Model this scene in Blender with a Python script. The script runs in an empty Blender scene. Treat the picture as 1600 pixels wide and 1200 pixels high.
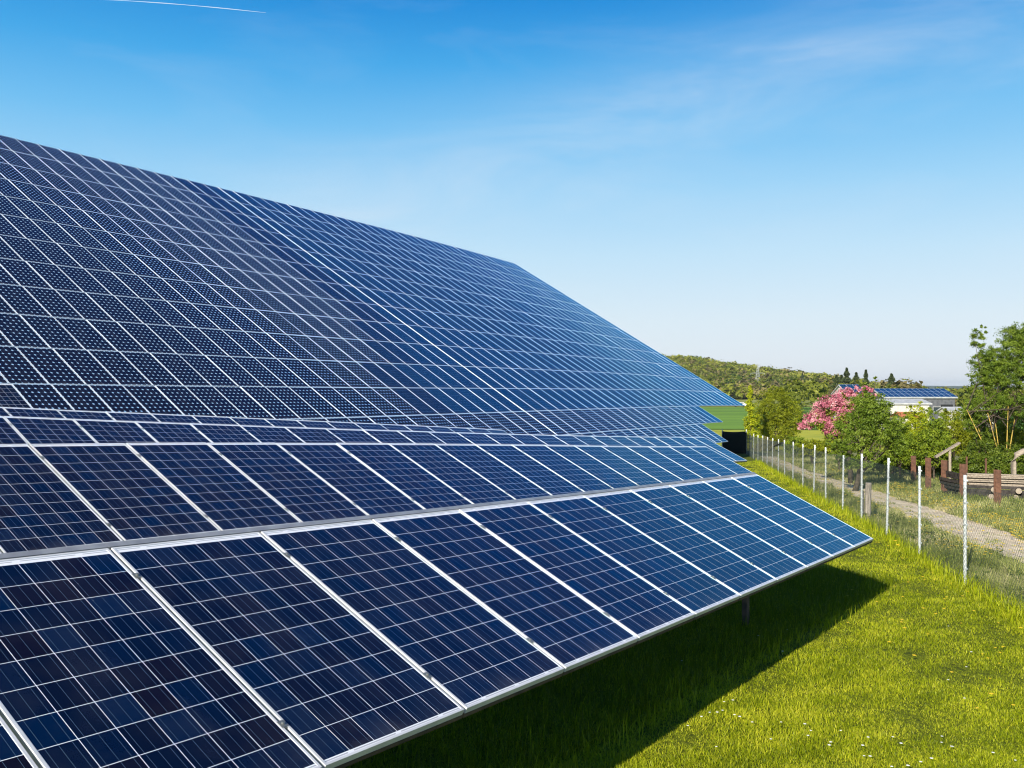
import bpy, math, random
import numpy as np
from mathutils import Vector, Matrix
R_ = math.radians
random.seed(7); RNG = np.random.default_rng(11)
SC = bpy.context.scene
COL = SC.collection
CZ = 3.0                                   # camera height, scene heights are relative to the lawn below it
# ------------------------------------------------------------------ camera
cam = bpy.data.cameras.new('camera'); camo = bpy.data.objects.new('camera', cam); COL.objects.link(camo)
cam.sensor_width = 36; cam.lens = 1453.15/1600*36; cam.clip_start = 0.05; cam.clip_end = 40000
camo.location = (0, 0, CZ); camo.rotation_euler = (R_(90.29), 0, 0)
SC.camera = camo
# ------------------------------------------------------------------ world, sun, exposure
SUN_EL = 24.0; SUN_AZ = 207.5              # azimuth clockwise from +Y
w_ = bpy.data.worlds.new('World'); SC.world = w_; w_.use_nodes = True
nt = w_.node_tree; nt.nodes.clear()
def N_(nt, t, **k):
    n = nt.nodes.new(t)
    for a, b in k.items():
        if a.startswith('i_'):
            n.inputs[a[2:].replace('_', ' ')].default_value = b
        else: setattr(n, a, b)
    return n
def mth(nt, op, a, b=None, c=None):
    n = nt.nodes.new('ShaderNodeMath'); n.operation = op
    for i, v in enumerate((a, b, c)):
        if v is None: continue
        if isinstance(v, (int, float)): n.inputs[i].default_value = v
        else: nt.links.new(v, n.inputs[i])
    return n.outputs[0]
def mixc(nt, f, a, b, bt='MIX'):
    n = nt.nodes.new('ShaderNodeMix'); n.data_type = 'RGBA'; n.blend_type = bt
    for s, v in ((0, f), (6, a), (7, b)):
        if isinstance(v, (int, float)): n.inputs[s].default_value = v
        elif isinstance(v, (tuple, list)): n.inputs[s].default_value = (*v, 1) if len(v) == 3 else v
        else: nt.links.new(v, n.inputs[s])
    return n.outputs[2]
def ramp(nt, f, stops, interp='LINEAR'):
    n = nt.nodes.new('ShaderNodeValToRGB'); cr = n.color_ramp; cr.interpolation = interp
    while len(cr.elements) < len(stops): cr.elements.new(0.5)
    for e, (p, c) in zip(cr.elements, stops):
        e.position = p; e.color = (c, c, c, 1) if isinstance(c, (int, float)) else (*c, 1)
    nt.links.new(f, n.inputs[0]); return n.outputs[0]
sky = N_(nt, 'ShaderNodeTexSky'); sky.sky_type = 'NISHITA'; sky.sun_disc = False
sky.sun_elevation = R_(SUN_EL); sky.sun_rotation = R_(SUN_AZ); sky.altitude = 200
sky.air_density = 1.0; sky.dust_density = 0.6; sky.ozone_density = 2.2
# clear spring sky: height above the horizon sets the blue, the physical sky adds the sun's side
tc = N_(nt, 'ShaderNodeTexCoord'); sx = N_(nt, 'ShaderNodeSeparateXYZ'); nt.links.new(tc.outputs['Generated'], sx.inputs[0])
K_ = 2.0
def L3(*c): return tuple((((v/255+.055)/1.055)**2.4)/K_ for v in c)
grad = ramp(nt, sx.outputs[2], [(0, L3(232, 236, 243)), (.073, L3(219, 235, 246)), (.141, L3(194, 227, 248)), (.206, L3(158, 212, 247)), (.269, L3(112, 192, 243)), (.329, L3(62, 168, 234)), (.386, L3(18, 141, 220)), (.50, L3(0, 112, 198)), (.72, L3(0, 80, 155)), (1, L3(0, 56, 116))])
sk2 = N_(nt, 'ShaderNodeMix'); sk2.data_type = 'RGBA'; sk2.blend_type = 'MULTIPLY'; sk2.inputs[0].default_value = 1; nt.links.new(sky.outputs[0], sk2.inputs[6]); sk2.inputs[7].default_value = (.09, .09, .09, 1)
base_sky = mixc(nt, .05, grad, sk2.outputs[2])
# a faint broad veil of cirrus running up to the right, laid out by sky direction
nv = Vector((.186, .1426, -.585)).normalized()
dp = nt.nodes.new('ShaderNodeVectorMath'); dp.operation = 'DOT_PRODUCT'; nt.links.new(tc.outputs['Generated'], dp.inputs[0]); dp.inputs[1].default_value = nv
band = mth(nt, 'POWER', 2.718, mth(nt, 'MULTIPLY', mth(nt, 'MULTIPLY', dp.outputs['Value'], dp.outputs['Value']), -300))
mp = N_(nt, 'ShaderNodeMapping'); mp.inputs['Scale'].default_value = (1.3, 1.3, 5.0); mp.inputs['Rotation'].default_value = (0, R_(20), 0)
nt.links.new(tc.outputs['Generated'], mp.inputs[0])
nz = N_(nt, 'ShaderNodeTexNoise'); nz.inputs['Scale'].default_value = 2.6; nz.inputs['Detail'].default_value = 7; nz.inputs['Roughness'].default_value = 0.58; nz.inputs['Distortion'].default_value = 0.6
nt.links.new(mp.outputs[0], nz.inputs['Vector'])
veil = mth(nt, 'MULTIPLY', band, ramp(nt, nz.outputs[0], [(0.33, 0.06), (0.66, 0.38)]))
veil = mth(nt, 'ADD', veil, ramp(nt, nz.outputs[0], [(0.52, 0.0), (0.85, 0.12)]))
skc = mixc(nt, veil, base_sky, L3(232, 238, 246))
bg = N_(nt, 'ShaderNodeBackground'); bg.inputs['Strength'].default_value = 1.0
wo = N_(nt, 'ShaderNodeOutputWorld'); nt.links.new(skc, bg.inputs[0]); nt.links.new(bg.outputs[0], wo.inputs[0])
sl = bpy.data.lights.new('sun', 'SUN'); sl.energy = 5.0; sl.angle = R_(0.53); sl.color = (1.0, 0.93, 0.80)
so = bpy.data.objects.new('sun', sl); COL.objects.link(so)
az, el = R_(SUN_AZ), R_(SUN_EL)
S_ = Vector((math.sin(az)*math.cos(el), math.cos(az)*math.cos(el), math.sin(el)))
so.rotation_euler = S_.to_track_quat('Z', 'Y').to_euler(); so.location = (0, 0, 60)
SC.view_settings.view_transform = 'Standard'; SC.view_settings.look = 'None'
SC.view_settings.exposure = 1.0; SC.view_settings.gamma = 1
SC.cycles.filter_width = 1.15; SC.cycles.max_bounces = 6; SC.cycles.transparent_max_bounces = 16
# ------------------------------------------------------------------ material helpers
def mat(name, col=(.5, .5, .5), rough=.6, metal=0, spec=.4):
    m = bpy.data.materials.new(name); m.use_nodes = True
    b = m.node_tree.nodes['Principled BSDF']
    b.inputs['Base Color'].default_value = (*col, 1); b.inputs['Roughness'].default_value = rough
    b.inputs['Metallic'].default_value = metal; b.inputs['Specular IOR Level'].default_value = spec
    return m
def noisy(name, c1, c2, scale=6, rough=.8, detail=6, coord='Object', bump=0, c3=None, stretch=None, metal=0, contrast=(.35, .65)):
    m = mat(name, c1, rough, metal, .25); t = m.node_tree; b = t.nodes['Principled BSDF']
    o = t.nodes.new('ShaderNodeTexCoord').outputs[coord if coord != 'World' else 'Object']
    if coord == 'World':
        o = t.nodes.new('ShaderNodeNewGeometry').outputs['Position']
    if stretch:
        mp = t.nodes.new('ShaderNodeMapping'); mp.inputs['Scale'].default_value = stretch; t.links.new(o, mp.inputs[0]); o = mp.outputs[0]
    n = t.nodes.new('ShaderNodeTexNoise'); n.inputs['Scale'].default_value = scale; n.inputs['Detail'].default_value = detail
    t.links.new(o, n.inputs['Vector'])
    st = [(contrast[0], c1), (contrast[1], c2)] if c3 is None else [(contrast[0], c1), (.5, c2), (contrast[1], c3)]
    t.links.new(ramp(t, n.outputs[0], st), b.inputs['Base Color'])
    if bump:
        bp = t.nodes.new('ShaderNodeBump'); bp.inputs['Strength'].default_value = bump; bp.inputs['Distance'].default_value = .02
        t.links.new(n.outputs[0], bp.inputs['Height']); t.links.new(bp.outputs[0], b.inputs['Normal'])
    return m
def leafmat(name, ca, cb, cc=None, trans=.45, rough=.5):
    """foliage: colour by a per-leaf value, part of the light passes through"""
    m = bpy.data.materials.new(name); m.use_nodes = True; t = m.node_tree; t.nodes.clear()
    at = N_(t, 'ShaderNodeAttribute'); at.attribute_name = 'tone'
    c = ramp(t, at.outputs['Fac'], [(0, ca), (1, cb)] if cc is None else [(0, ca), (.55, cb), (1, cc)])
    b = N_(t, 'ShaderNodeBsdfPrincipled'); b.inputs['Roughness'].default_value = rough; b.inputs['Specular IOR Level'].default_value = .25
    t.links.new(c, b.inputs['Base Color'])
    tr = N_(t, 'ShaderNodeBsdfTranslucent'); g = mixc(t, 1.0, c, (1.25, 1.3, .6), 'MULTIPLY'); t.links.new(g, tr.inputs[0])
    mx = N_(t, 'ShaderNodeMixShader'); mx.inputs[0].default_value = trans
    t.links.new(b.outputs[0], mx.inputs[1]); t.links.new(tr.outputs[0], mx.inputs[2])
    o = N_(t, 'ShaderNodeOutputMaterial'); t.links.new(mx.outputs[0], o.inputs[0])
    return m
# ------------------------------------------------------------------ object helpers
def tag(o, label=None, cat=None, group=None, kind=None):
    if label: o['label'] = label
    if cat: o['category'] = cat
    if group: o['group'] = group
    if kind: o['kind'] = kind
    return o
def empty(name, loc=(0, 0, 0)):
    o = bpy.data.objects.new(name, None); COL.objects.link(o); o.location = loc; o.empty_display_size = .3
    return o
class MB:
    def __init__(s): s.v = []; s.f = []; s.m = []
    def add(s, vs, fs, mi=0):
        k = len(s.v); s.v += [tuple(v) for v in vs]; s.f += [tuple(i+k for i in f) for f in fs]; s.m += [mi]*len(fs)
    def box(s, a, b, mi=0, M=None):
        x0, y0, z0 = a; x1, y1, z1 = b
        vs = [(x0,y0,z0),(x1,y0,z0),(x1,y1,z0),(x0,y1,z0),(x0,y0,z1),(x1,y0,z1),(x1,y1,z1),(x0,y1,z1)]
        if M is not None: vs = [M @ Vector(v) for v in vs]
        s.add(vs, [(0,3,2,1),(4,5,6,7),(0,1,5,4),(1,2,6,5),(2,3,7,6),(3,0,4,7)], mi)
    def tube(s, pts, rad, n=6, mi=0, cap=True):
        pts = [Vector(p) for p in pts]
        if not hasattr(rad, '__len__'): rad = [rad]*len(pts)
        k = len(s.v); rings = []
        for i, p in enumerate(pts):
            d = (pts[min(i+1, len(pts)-1)]-pts[max(i-1, 0)])
            if d.length < 1e-9: d = Vector((0, 0, 1))
            d.normalize(); a = Vector((0, 0, 1)) if abs(d.z) < .9 else Vector((1, 0, 0))
            x = d.cross(a).normalized(); y = d.cross(x)
            for j in range(n):
                t = 2*math.pi*j/n; s.v.append(tuple(p+(x*math.cos(t)+y*math.sin(t))*rad[i]))
        for i in range(len(pts)-1):
            for j in range(n):
                a0 = k+i*n+j; a1 = k+i*n+(j+1) % n
                s.f.append((a0, a1, a1+n, a0+n)); s.m.append(mi)
        if cap:
            s.f.append(tuple(k+j for j in reversed(range(n)))); s.m.append(mi)
            s.f.append(tuple(k+(len(pts)-1)*n+j for j in range(n))); s.m.append(mi)
    def build(s, name, mats, parent=None, smooth=False, bevel=0, loc=None):
        me = bpy.data.meshes.new(name)
        off = Vector(loc) if loc is not None else Vector((0, 0, 0))
        me.from_pydata([tuple(Vector(v)-off) for v in s.v] if loc is not None else s.v, [], s.f)
        if not isinstance(mats, (list, tuple)): mats = [mats]
        for m in mats: me.materials.append(m)
        me.polygons.foreach_set('material_index', s.m)
        if smooth: me.polygons.foreach_set('use_smooth', [True]*len(s.f))
        me.update()
        o = bpy.data.objects.new(name, me); COL.objects.link(o)
        if loc is not None: o.location = loc
        if parent is not None:
            o.parent = parent
            if loc is None: o.location = -parent.location     # vertices were given in world space
            else: o.location = Vector(loc)-parent.location
        if bevel:
            md = o.modifiers.new('bevel', 'BEVEL'); md.width = bevel; md.segments = 2; md.limit_method = 'ANGLE'
        return o
def np_mesh(name, V, F, mats, parent=None, tone=None, smooth=False, base=(0, 0, 0)):
    """fast mesh from arrays: V (n,3), F (m,k); vertices in world space, object origin at base"""
    V = np.asarray(V, np.float32)-np.asarray(base, np.float32); F = np.asarray(F, np.int32); m, k = F.shape
    me = bpy.data.meshes.new(name); me.vertices.add(len(V)); me.vertices.foreach_set('co', V.ravel())
    me.loops.add(m*k); me.loops.foreach_set('vertex_index', F.ravel())
    me.polygons.add(m); me.polygons.foreach_set('loop_start', np.arange(0, m*k, k, dtype=np.int32))
    me.polygons.foreach_set('loop_total', np.full(m, k, np.int32))
    if smooth: me.polygons.foreach_set('use_smooth', np.ones(m, bool))
    if not isinstance(mats, (list, tuple)): mats = [mats]
    for q in mats: me.materials.append(q)
    me.update(calc_edges=True)
    if tone is not None:
        a = me.attributes.new('tone', 'FLOAT', 'FACE'); a.data.foreach_set('value', np.asarray(tone, np.float32))
    o = bpy.data.objects.new(name, me); COL.objects.link(o)
    o.location = base
    if parent is not None: o.parent = parent; o.location = Vector(base)-parent.location
    return o
# ------------------------------------------------------------------ terrain
AZR = 0.5912
def smooth(a, b, x):
    t = np.clip((x-a)/(b-a), 0, 1); return t*t*(3-2*t)
HO = np.array([0.548011, 39.709883, -0.963435+CZ]); HAZ, HEL, HTI = 0.559164, -0.002346, 0.548181
def basis(az, el, ti):
    R = np.array([math.sin(az)*math.cos(el), math.cos(az)*math.cos(el), math.sin(el)])
    Nn = np.array([0, 0, 1.])-R*R[2]; Nn /= np.linalg.norm(Nn); B = np.cross(Nn, R)
    return R, B*math.cos(ti)+Nn*math.sin(ti)
PW = 1.01; PL = 1.798336; HL = 1.885399
HR, HT = basis(HAZ, HEL, HTI); HN = np.cross(HR, HT)
def ground_z(x, y, mound=True):
    x = np.asarray(x, float); y = np.asarray(y, float)
    t = x*math.sin(AZR)+y*math.cos(AZR); s = -x*math.cos(AZR)+y*math.sin(AZR)
    tt = np.clip(t, -25, None); tt = np.where(tt > 60, 60+(1-np.exp(-(tt-60)/30))*30, tt)
    g = CZ-2.54-.038*tt
    g = g+.06*np.clip(s-3, 0, 14)*(1-smooth(5, 34, t))*smooth(-60, -10, t)
    g = g+.035*np.sin(x*.9+1)*np.sin(y*.7)*.6+.02*np.sin(x*2.3)*np.sin(y*1.9+2)
    if mound:
        d = np.stack([x-HO[0], y-HO[1]], -1)
        r2 = HR[:2]/np.linalg.norm(HR[:2]); a = d@r2                       # metres along the rows
        b2 = np.array([-r2[1], r2[0]]); b = d@b2                           # metres up the slope
        zp = HO[2]+b*math.tan(HTI)-1.05
        bc = 12.2*HL*math.cos(HTI); zc = HO[2]+bc*math.tan(HTI)-1.05
        m = np.minimum(zp, zc-(b-bc)*.45)
        m = np.minimum(m, g+1.0*np.clip(18+np.clip(b, 0, 10)-a, 0, None)); m = np.minimum(m, g+.6*(a+75))
        g = np.maximum(g, m)
    return g
def gz(x, y): return float(ground_z(x, y))
def px(p, d): return (p-800)/1453.15*d          # distance off the camera's axis of a thing at depth d
def axis(segs):
    out = [segs[0][0]]
    for a, b, st in segs:
        n = max(1, int(round((b-a)/st))); out += list(np.linspace(a, b, n+1)[1:])
    return np.array(out)
X = axis([(-6000, -600, 600), (-600, -120, 40), (-120, -50, 5), (-50, 40, 1.0), (40, 120, 8), (120, 600, 40), (600, 6000, 600)])
Y = axis([(-400, -60, 60), (-60, -10, 5), (-10, 110, 1.0), (110, 300, 10), (300, 1200, 60), (1200, 9000, 600)])
XX, YY = np.meshgrid(X, Y, indexing='ij'); ZZ = ground_z(XX, YY)
V = np.stack([XX, YY, ZZ], -1).reshape(-1, 3); nx, ny = len(X), len(Y)
I = (np.arange(nx-1)[:, None]*ny+np.arange(ny-1)[None]).ravel()
F = np.stack([I, I+ny, I+ny+1, I+1], 1)
# lawn inside the fence, rougher greyer meadow outside: a real change of turf along the fence line
FX0, FY0, FDX, FDY = 7.33, 15.06, 9.6, 50.0       # fence start and run
def lawn_mat():
    m = mat('turf', (.05, .08, .01), .9, 0, .1); t = m.node_tree; b = t.nodes['Principled BSDF']
    g = t.nodes.new('ShaderNodeNewGeometry').outputs['Position']
    n1 = N_(t, 'ShaderNodeTexNoise'); n1.inputs['Scale'].default_value = 1.1; n1.inputs['Detail'].default_value = 8; t.links.new(g, n1.inputs['Vector'])
    n2 = N_(t, 'ShaderNodeTexNoise'); n2.inputs['Scale'].default_value = 14; n2.inputs['Detail'].default_value = 5; t.links.new(g, n2.inputs['Vector'])
    n3 = N_(t, 'ShaderNodeTexNoise'); n3.inputs['Scale'].default_value = .02; n3.inputs['Detail'].default_value = 6; t.links.new(g, n3.inputs['Vector'])
    lawn = mixc(t, ramp(t, n2.outputs[0], [(.35, 0), (.65, 1)]), (.05, .065, .004), (.13, .155, .008))
    rough_ = mixc(t, ramp(t, n2.outputs[0], [(.35, 0), (.65, 1)]), (.11, .12, .04), (.30, .27, .14))
    far = mixc(t, ramp(t, n3.outputs[0], [(.4, 0), (.6, 1)]), (.12, .17, .02), (.20, .24, .04))
    sp = N_(t, 'ShaderNodeSeparateXYZ'); t.links.new(g, sp.inputs[0])
    # signed distance to the right of the fence line
    dd = mth(t, 'SUBTRACT', mth(t, 'MULTIPLY', mth(t, 'SUBTRACT', sp.outputs[0], FX0), FDY/50.9), mth(t, 'MULTIPLY', mth(t, 'SUBTRACT', sp.outputs[1], FY0), FDX/50.9))
    k = mth(t, 'MINIMUM', mth(t, 'MAXIMUM', mth(t, 'MULTIPLY', dd, 3), 0), 1)
    c = mixc(t, k, lawn, rough_)
    k2 = mth(t, 'MINIMUM', mth(t, 'MAXIMUM', mth(t, 'DIVIDE', mth(t, 'SUBTRACT', sp.outputs[1], 72), 20), 0), 1)
    c = mixc(t, k2, c, far)
    t.links.new(c, b.inputs['Base Color'])
    bp = N_(t, 'ShaderNodeBump'); bp.inputs['Strength'].default_value = .6; bp.inputs['Distance'].default_value = .05
    t.links.new(n2.outputs[0], bp.inputs['Height']); t.links.new(bp.outputs[0], b.inputs['Normal'])
    return m
gr = np_mesh('ground', V, F, lawn_mat(), smooth=True); tag(gr, kind='structure')
def sheet(name, P0, P1, width, off, m, seg=.5, wob=.3, seed=3, nw=6, curve=None):
    """a draped strip following the terrain, with uneven edges"""
    rg = np.random.default_rng(seed); P0 = np.array(P0, float); P1 = np.array(P1, float)
    n = max(2, int(np.linalg.norm(P1-P0)/seg)); d = (P1-P0)/np.linalg.norm(P1-P0); q = np.array([d[1], -d[0]])
    k = np.convolve(rg.normal(0, 1, n+21), np.ones(5)/5, 'same')[10:-10]; k2 = np.convolve(rg.normal(0, 1, n+21), np.ones(5)/5, 'same')[10:-10]
    V = []
    for i in range(n+1):
        c = P0+(P1-P0)*i/n
        if curve: c = c+q*curve(i/n)
        for j in range(nw+1):
            f = j/nw-.5; o = f*width+(wob*k[i] if j == 0 else 0)+(wob*k2[i] if j == nw else 0)
            p = c+q*o; V.append((p[0], p[1], 0))
    V = np.array(V); V[:, 2] = sheet_z(V[:, 0], V[:, 1])+off
    I = (np.arange(n)[:, None]*(nw+1)+np.arange(nw)[None]).ravel()
    F = np.stack([I, I+1, I+nw+2, I+nw+1], 1)
    return np_mesh(name, V, F, m, smooth=True)
def sheet_z(x, y):
    """height of the ground MESH (bilinear on its own grid) so that sheets lie just above it"""
    i = np.clip(np.searchsorted(X, x, 'right')-1, 0, nx-2); j = np.clip(np.searchsorted(Y, y, 'right')-1, 0, ny-2)
    u = (x-X[i])/(X[i+1]-X[i]); v = (y-Y[j])/(Y[j+1]-Y[j])
    return ZZ[i, j]*(1-u)*(1-v)+ZZ[i+1, j]*u*(1-v)+ZZ[i, j+1]*(1-u)*v+ZZ[i+1, j+1]*u*v
path_m = noisy('gravel', (.54, .43, .29), (.80, .68, .49), 2.3, .95, 12, 'World', .3, contrast=(.3, .7))
PTH0, PTH1 = (8.6, 11.0), (19.6, 70.0)
tag(sheet('path', PTH0, PTH1, 1.45, .012, path_m, wob=.42, curve=lambda t: .5*math.sin(t*5+.6)-.1), kind='structure')
field_m = noisy('young_crop', (.08, .17, .012), (.14, .26, .018), .05, .95, 4, 'World', 0, stretch=(.25, 2.2, 1))
meadow_m = noisy('flowering_meadow', (.18, .24, .02), (.40, .38, .02), .35, .95, 8, 'World', 0, c3=(.26, .30, .03), stretch=(.5, 1.5, 1))
tag(sheet('field', (-60, 215), (170, 215), 165, .06, field_m, seg=6, wob=1.5, nw=30), kind='structure')
tag(sheet('meadow', (-60, 106), (170, 106), 48, .03, meadow_m, seg=3, wob=1.5, nw=24), kind='structure')
field2_m = noisy('far_meadow', (.16, .19, .03), (.26, .26, .05), .02, .95, 4, 'World', 0, stretch=(.25, 1.5, 1))
tag(sheet('field', (-100, 400), (500, 400), 190, .09, field2_m, seg=20, wob=3, nw=20), kind='structure')
# ------------------------------------------------------------------ solar panel materials
def panel_mat(name, kind, w=.99, l=1.775, mx=.015, mb=.030, mt=.044, nx_=6, ny_=10, ranges=None):
    m = bpy.data.materials.new(name); m.use_nodes = True; t = m.node_tree; b = t.nodes['Principled BSDF']
    co = N_(t, 'ShaderNodeTexCoord').outputs['Object']; sp = N_(t, 'ShaderNodeSeparateXYZ'); t.links.new(co, sp.inputs[0])
    cw = (w-2*mx)/nx_; ch = (l-mb-mt)/ny_
    cx = mth(t, 'DIVIDE', mth(t, 'SUBTRACT', sp.outputs[0], mx), cw); cy = mth(t, 'DIVIDE', mth(t, 'SUBTRACT', sp.outputs[1], mb), ch)
    ix = mth(t, 'FLOOR', cx); iy = mth(t, 'FLOOR', cy); fx = mth(t, 'SUBTRACT', cx, ix); fy = mth(t, 'SUBTRACT', cy, iy)
    ax = mth(t, 'MULTIPLY', mth(t, 'ABSOLUTE', mth(t, 'SUBTRACT', fx, .5)), cw)      # metres from cell centre
    ay = mth(t, 'MULTIPLY', mth(t, 'ABSOLUTE', mth(t, 'SUBTRACT', fy, .5)), ch)
    gap = {'poly': .0015, 'mono': .0005}.get(kind, .0009)
    inx = mth(t, 'LESS_THAN', ax, cw/2-gap); iny = mth(t, 'LESS_THAN', ay, ch/2-gap)
    cell = mth(t, 'MULTIPLY', inx, iny)
    for q, lo, hi in ((cx, 0, nx_), (cy, 0, ny_)):
        cell = mth(t, 'MULTIPLY', cell, mth(t, 'MULTIPLY', mth(t, 'GREATER_THAN', q, lo), mth(t, 'LESS_THAN', q, hi)))
    if kind == 'mono':
        # clipped corners leave a white diamond where four cells meet
        cell = mth(t, 'MULTIPLY', cell, mth(t, 'LESS_THAN', mth(t, 'ADD', ax, ay), cw/2+ch/2-.036))
    oi = N_(t, 'ShaderNodeObjectInfo').outputs['Random']
    cv = N_(t, 'ShaderNodeCombineXYZ'); t.links.new(ix, cv.inputs[0]); t.links.new(iy, cv.inputs[1]); t.links.new(mth(t, 'MULTIPLY', oi, 87.3), cv.inputs[2])
    wn = N_(t, 'ShaderNodeTexWhiteNoise'); wn.noise_dimensions = '3D'; t.links.new(cv.outputs[0], wn.inputs['Vector'])
    if kind == 'poly':
        cc = ramp(t, wn.outputs['Value'], [(0, (.0048, .0026, .0046)), (.22, (.0030, .0030, .0075)), (.5, (.0010, .0042, .0150)), (.85, (.0005, .0062, .025)), (1, (.0003, .0095, .037))])
        cc = mixc(t, mth(t, 'MULTIPLY', oi, .35), cc, (.0008, .0055, .019))
    elif kind == 'mono':
        cc = mixc(t, wn.outputs['Value'], (.0050, .0040, .0065), (.0035, .0040, .0100))
    elif kind == 'dusk':
        cc = mixc(t, wn.outputs['Value'], (.001, .013, .034), (.0005, .017, .044)); cc = mixc(t, mth(t, 'MULTIPLY', oi, .7), cc, (.003, .009, .022))
    else:
        cc = mixc(t, wn.outputs['Value'], (.0003, .027, .068), (.0003, .036, .095))
        cc = mixc(t, mth(t, 'MULTIPLY', oi, .55), cc, (.0005, .017, .045))
    # crystal grain / fine contact fingers
    gn = N_(t, 'ShaderNodeTexNoise'); gn.inputs['Scale'].default_value = 240; gn.inputs['Detail'].default_value = 2; t.links.new(co, gn.inputs['Vector'])
    cc = mixc(t, ramp(t, gn.outputs[0], [(.35, 0), (.7, .55)]), cc, mixc(t, .4, cc, (.006, .012, .028)))
    # bus bars running up the panel, three to a cell
    bb = mth(t, 'ABSOLUTE', mth(t, 'SUBTRACT', mth(t, 'FRACT', mth(t, 'MULTIPLY', fx, 3)), .5))
    bus = mth(t, 'LESS_THAN', bb, .0008/(cw/3))
    cc = mixc(t, mth(t, 'MULTIPLY', bus, .8), cc, (.085, .14, .20) if kind == 'poly' else (.02, .035, .06))
    # pale back sheet seen round the cells, with ribbons in its top and bottom margins
    rb = mth(t, 'LESS_THAN', mth(t, 'ABSOLUTE', mth(t, 'SUBTRACT', mth(t, 'ABSOLUTE', mth(t, 'SUBTRACT', sp.outputs[1], l/2)), l/2-.022)), .0035)
    rb = mth(t, 'MULTIPLY', rb, mth(t, 'GREATER_THAN', mth(t, 'ABSOLUTE', mth(t, 'SUBTRACT', mth(t, 'FRACT', mth(t, 'ADD', mth(t, 'MULTIPLY', cx, .5), .0)), .5)), .06))
    sheetc = mixc(t, mth(t, 'MULTIPLY', rb, .55), (.72, .74, .78) if kind == 'poly' else (.30, .48, .66) if kind == 'mono' else (.34, .45, .60), (.12, .13, .15))
    cfull = mixc(t, cell, sheetc, cc)
    # light dust, more towards the lower edge
    dn = N_(t, 'ShaderNodeTexNoise'); dn.inputs['Scale'].default_value = 3.5; dn.inputs['Detail'].default_value = 8; t.links.new(co, dn.inputs['Vector'])
    low = mth(t, 'POWER', 2.718, mth(t, 'MULTIPLY', sp.outputs[1], -14))        # dirt gathers above the lower frame
    dst = mth(t, 'ADD', ramp(t, dn.outputs[0], [(.42, 0), (.8, .035)]), mth(t, 'MULTIPLY', mth(t, 'MULTIPLY', low, ramp(t, dn.outputs[0], [(.35, .1), (.7, 1)])), .14))
    cfull = mixc(t, dst, cfull, (.30, .28, .25))
    vo = N_(t, 'ShaderNodeTexVoronoi'); vo.inputs['Scale'].default_value = 9; t.links.new(co, vo.inputs['Vector'])
    cfull = mixc(t, mth(t, 'MULTIPLY', mth(t, 'LESS_THAN', vo.outputs['Distance'], .022), .5), cfull, (.35, .36, .38))
    t.links.new(cfull, b.inputs['Base Color'])
    b.inputs['Roughness'].default_value = .7; b.inputs['Specular IOR Level'].default_value = 0
    # anti-reflective glass: the coating mirrors the sky with a blue cast
    gl = N_(t, 'ShaderNodeBsdfGlossy'); gl.inputs['Color'].default_value = (.20, .66, 1.0, 1); gl.inputs['Roughness'].default_value = .055
    fr = N_(t, 'ShaderNodeFresnel'); fr.inputs['IOR'].default_value = 1.42
    ms = N_(t, 'ShaderNodeMixShader'); t.links.new(fr.outputs[0], ms.inputs[0]); t.links.new(b.outputs[0], ms.inputs[1]); t.links.new(gl.outputs[0], ms.inputs[2])
    t.links.new(ms.outputs[0], t.nodes['Material Output'].inputs[0])
    return m
HM = dict(mx=.011, mb=.014, mt=.014)
M_poly = panel_mat('polycrystalline_cells', 'poly'); M_mono = panel_mat('monocrystalline_cells', 'mono', **HM); M_blue = panel_mat('blue_cells', 'blue', **HM); M_dusk = panel_mat('dusky_blue_cells', 'dusk', **HM)
M_hfr = noisy('blue_grey_aluminium', (.52, .58, .65), (.62, .67, .73), 7, .4, 4, metal=.15)
M_alu = noisy('anodised_aluminium', (.50, .51, .53), (.60, .61, .62), 7, .38, 4, metal=.15)
M_alud = noisy('mill_aluminium', (.26, .27, .29), (.36, .37, .38), 9, .45, 4, metal=.4)
M_galv = noisy('galvanised_steel', (.42, .45, .47), (.60, .63, .65), 14, .45, 5, metal=.45)
M_steel = mat('clamp_steel', (.22, .23, .22), .4, .6); M_seam = mat('white_cover_strip', (.75, .75, .73), .35)
M_rust = noisy('weathered_steel', (.05, .04, .035), (.11, .08, .06), 9, .8, 5)
M_dark = mat('black_plastic', (.01, .01, .012), .5)
W0, L0, TH = .988, 1.778, .034
def laminate_mesh(m):
    b = MB(); e = .009
    b.box((e, e, TH-.010), (W0-e, L0-e, TH-.003)); me = b.build('glass', m); d = me.data; bpy.data.objects.remove(me); return d
def frame_mesh():
    b = MB(); f = .013
    for (a, c) in (((0, 0, 0), (f, L0, TH)), ((W0-f, 0, 0), (W0, L0, TH)), ((f, 0, 0), (W0-f, f, TH)), ((f, L0-f, 0), (W0-f, L0, TH))): b.box(a, c)
    o = b.build('frame', M_alu); d = o.data; bpy.data.objects.remove(o); return d
def whole_mesh(m):
    b = MB(); f = .014; e = f-.004; g_ = .008
    for (a, c) in (((0, 0, 0), (f, L0, TH)), ((W0-f, 0, 0), (W0, L0, TH)), ((f, 0, 0), (W0-f, g_, TH-.002)), ((f, L0-g_, 0), (W0-f, L0, TH-.002))): b.box(a, c, 1)
    b.box((e, g_-.004, TH-.012), (W0-e, L0-g_+.004, TH-.003), 0)
    o = b.build('solar_panel', [m, M_hfr]); d = o.data; bpy.data.objects.remove(o); return d
ME_LAM = {'poly': laminate_mesh(M_poly)}
ME_FR = frame_mesh()
ME_WH = {'mono': whole_mesh(M_mono), 'blue': whole_mesh(M_blue), 'dusk': whole_mesh(M_dusk), 'poly': whole_mesh(M_poly)}
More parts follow.
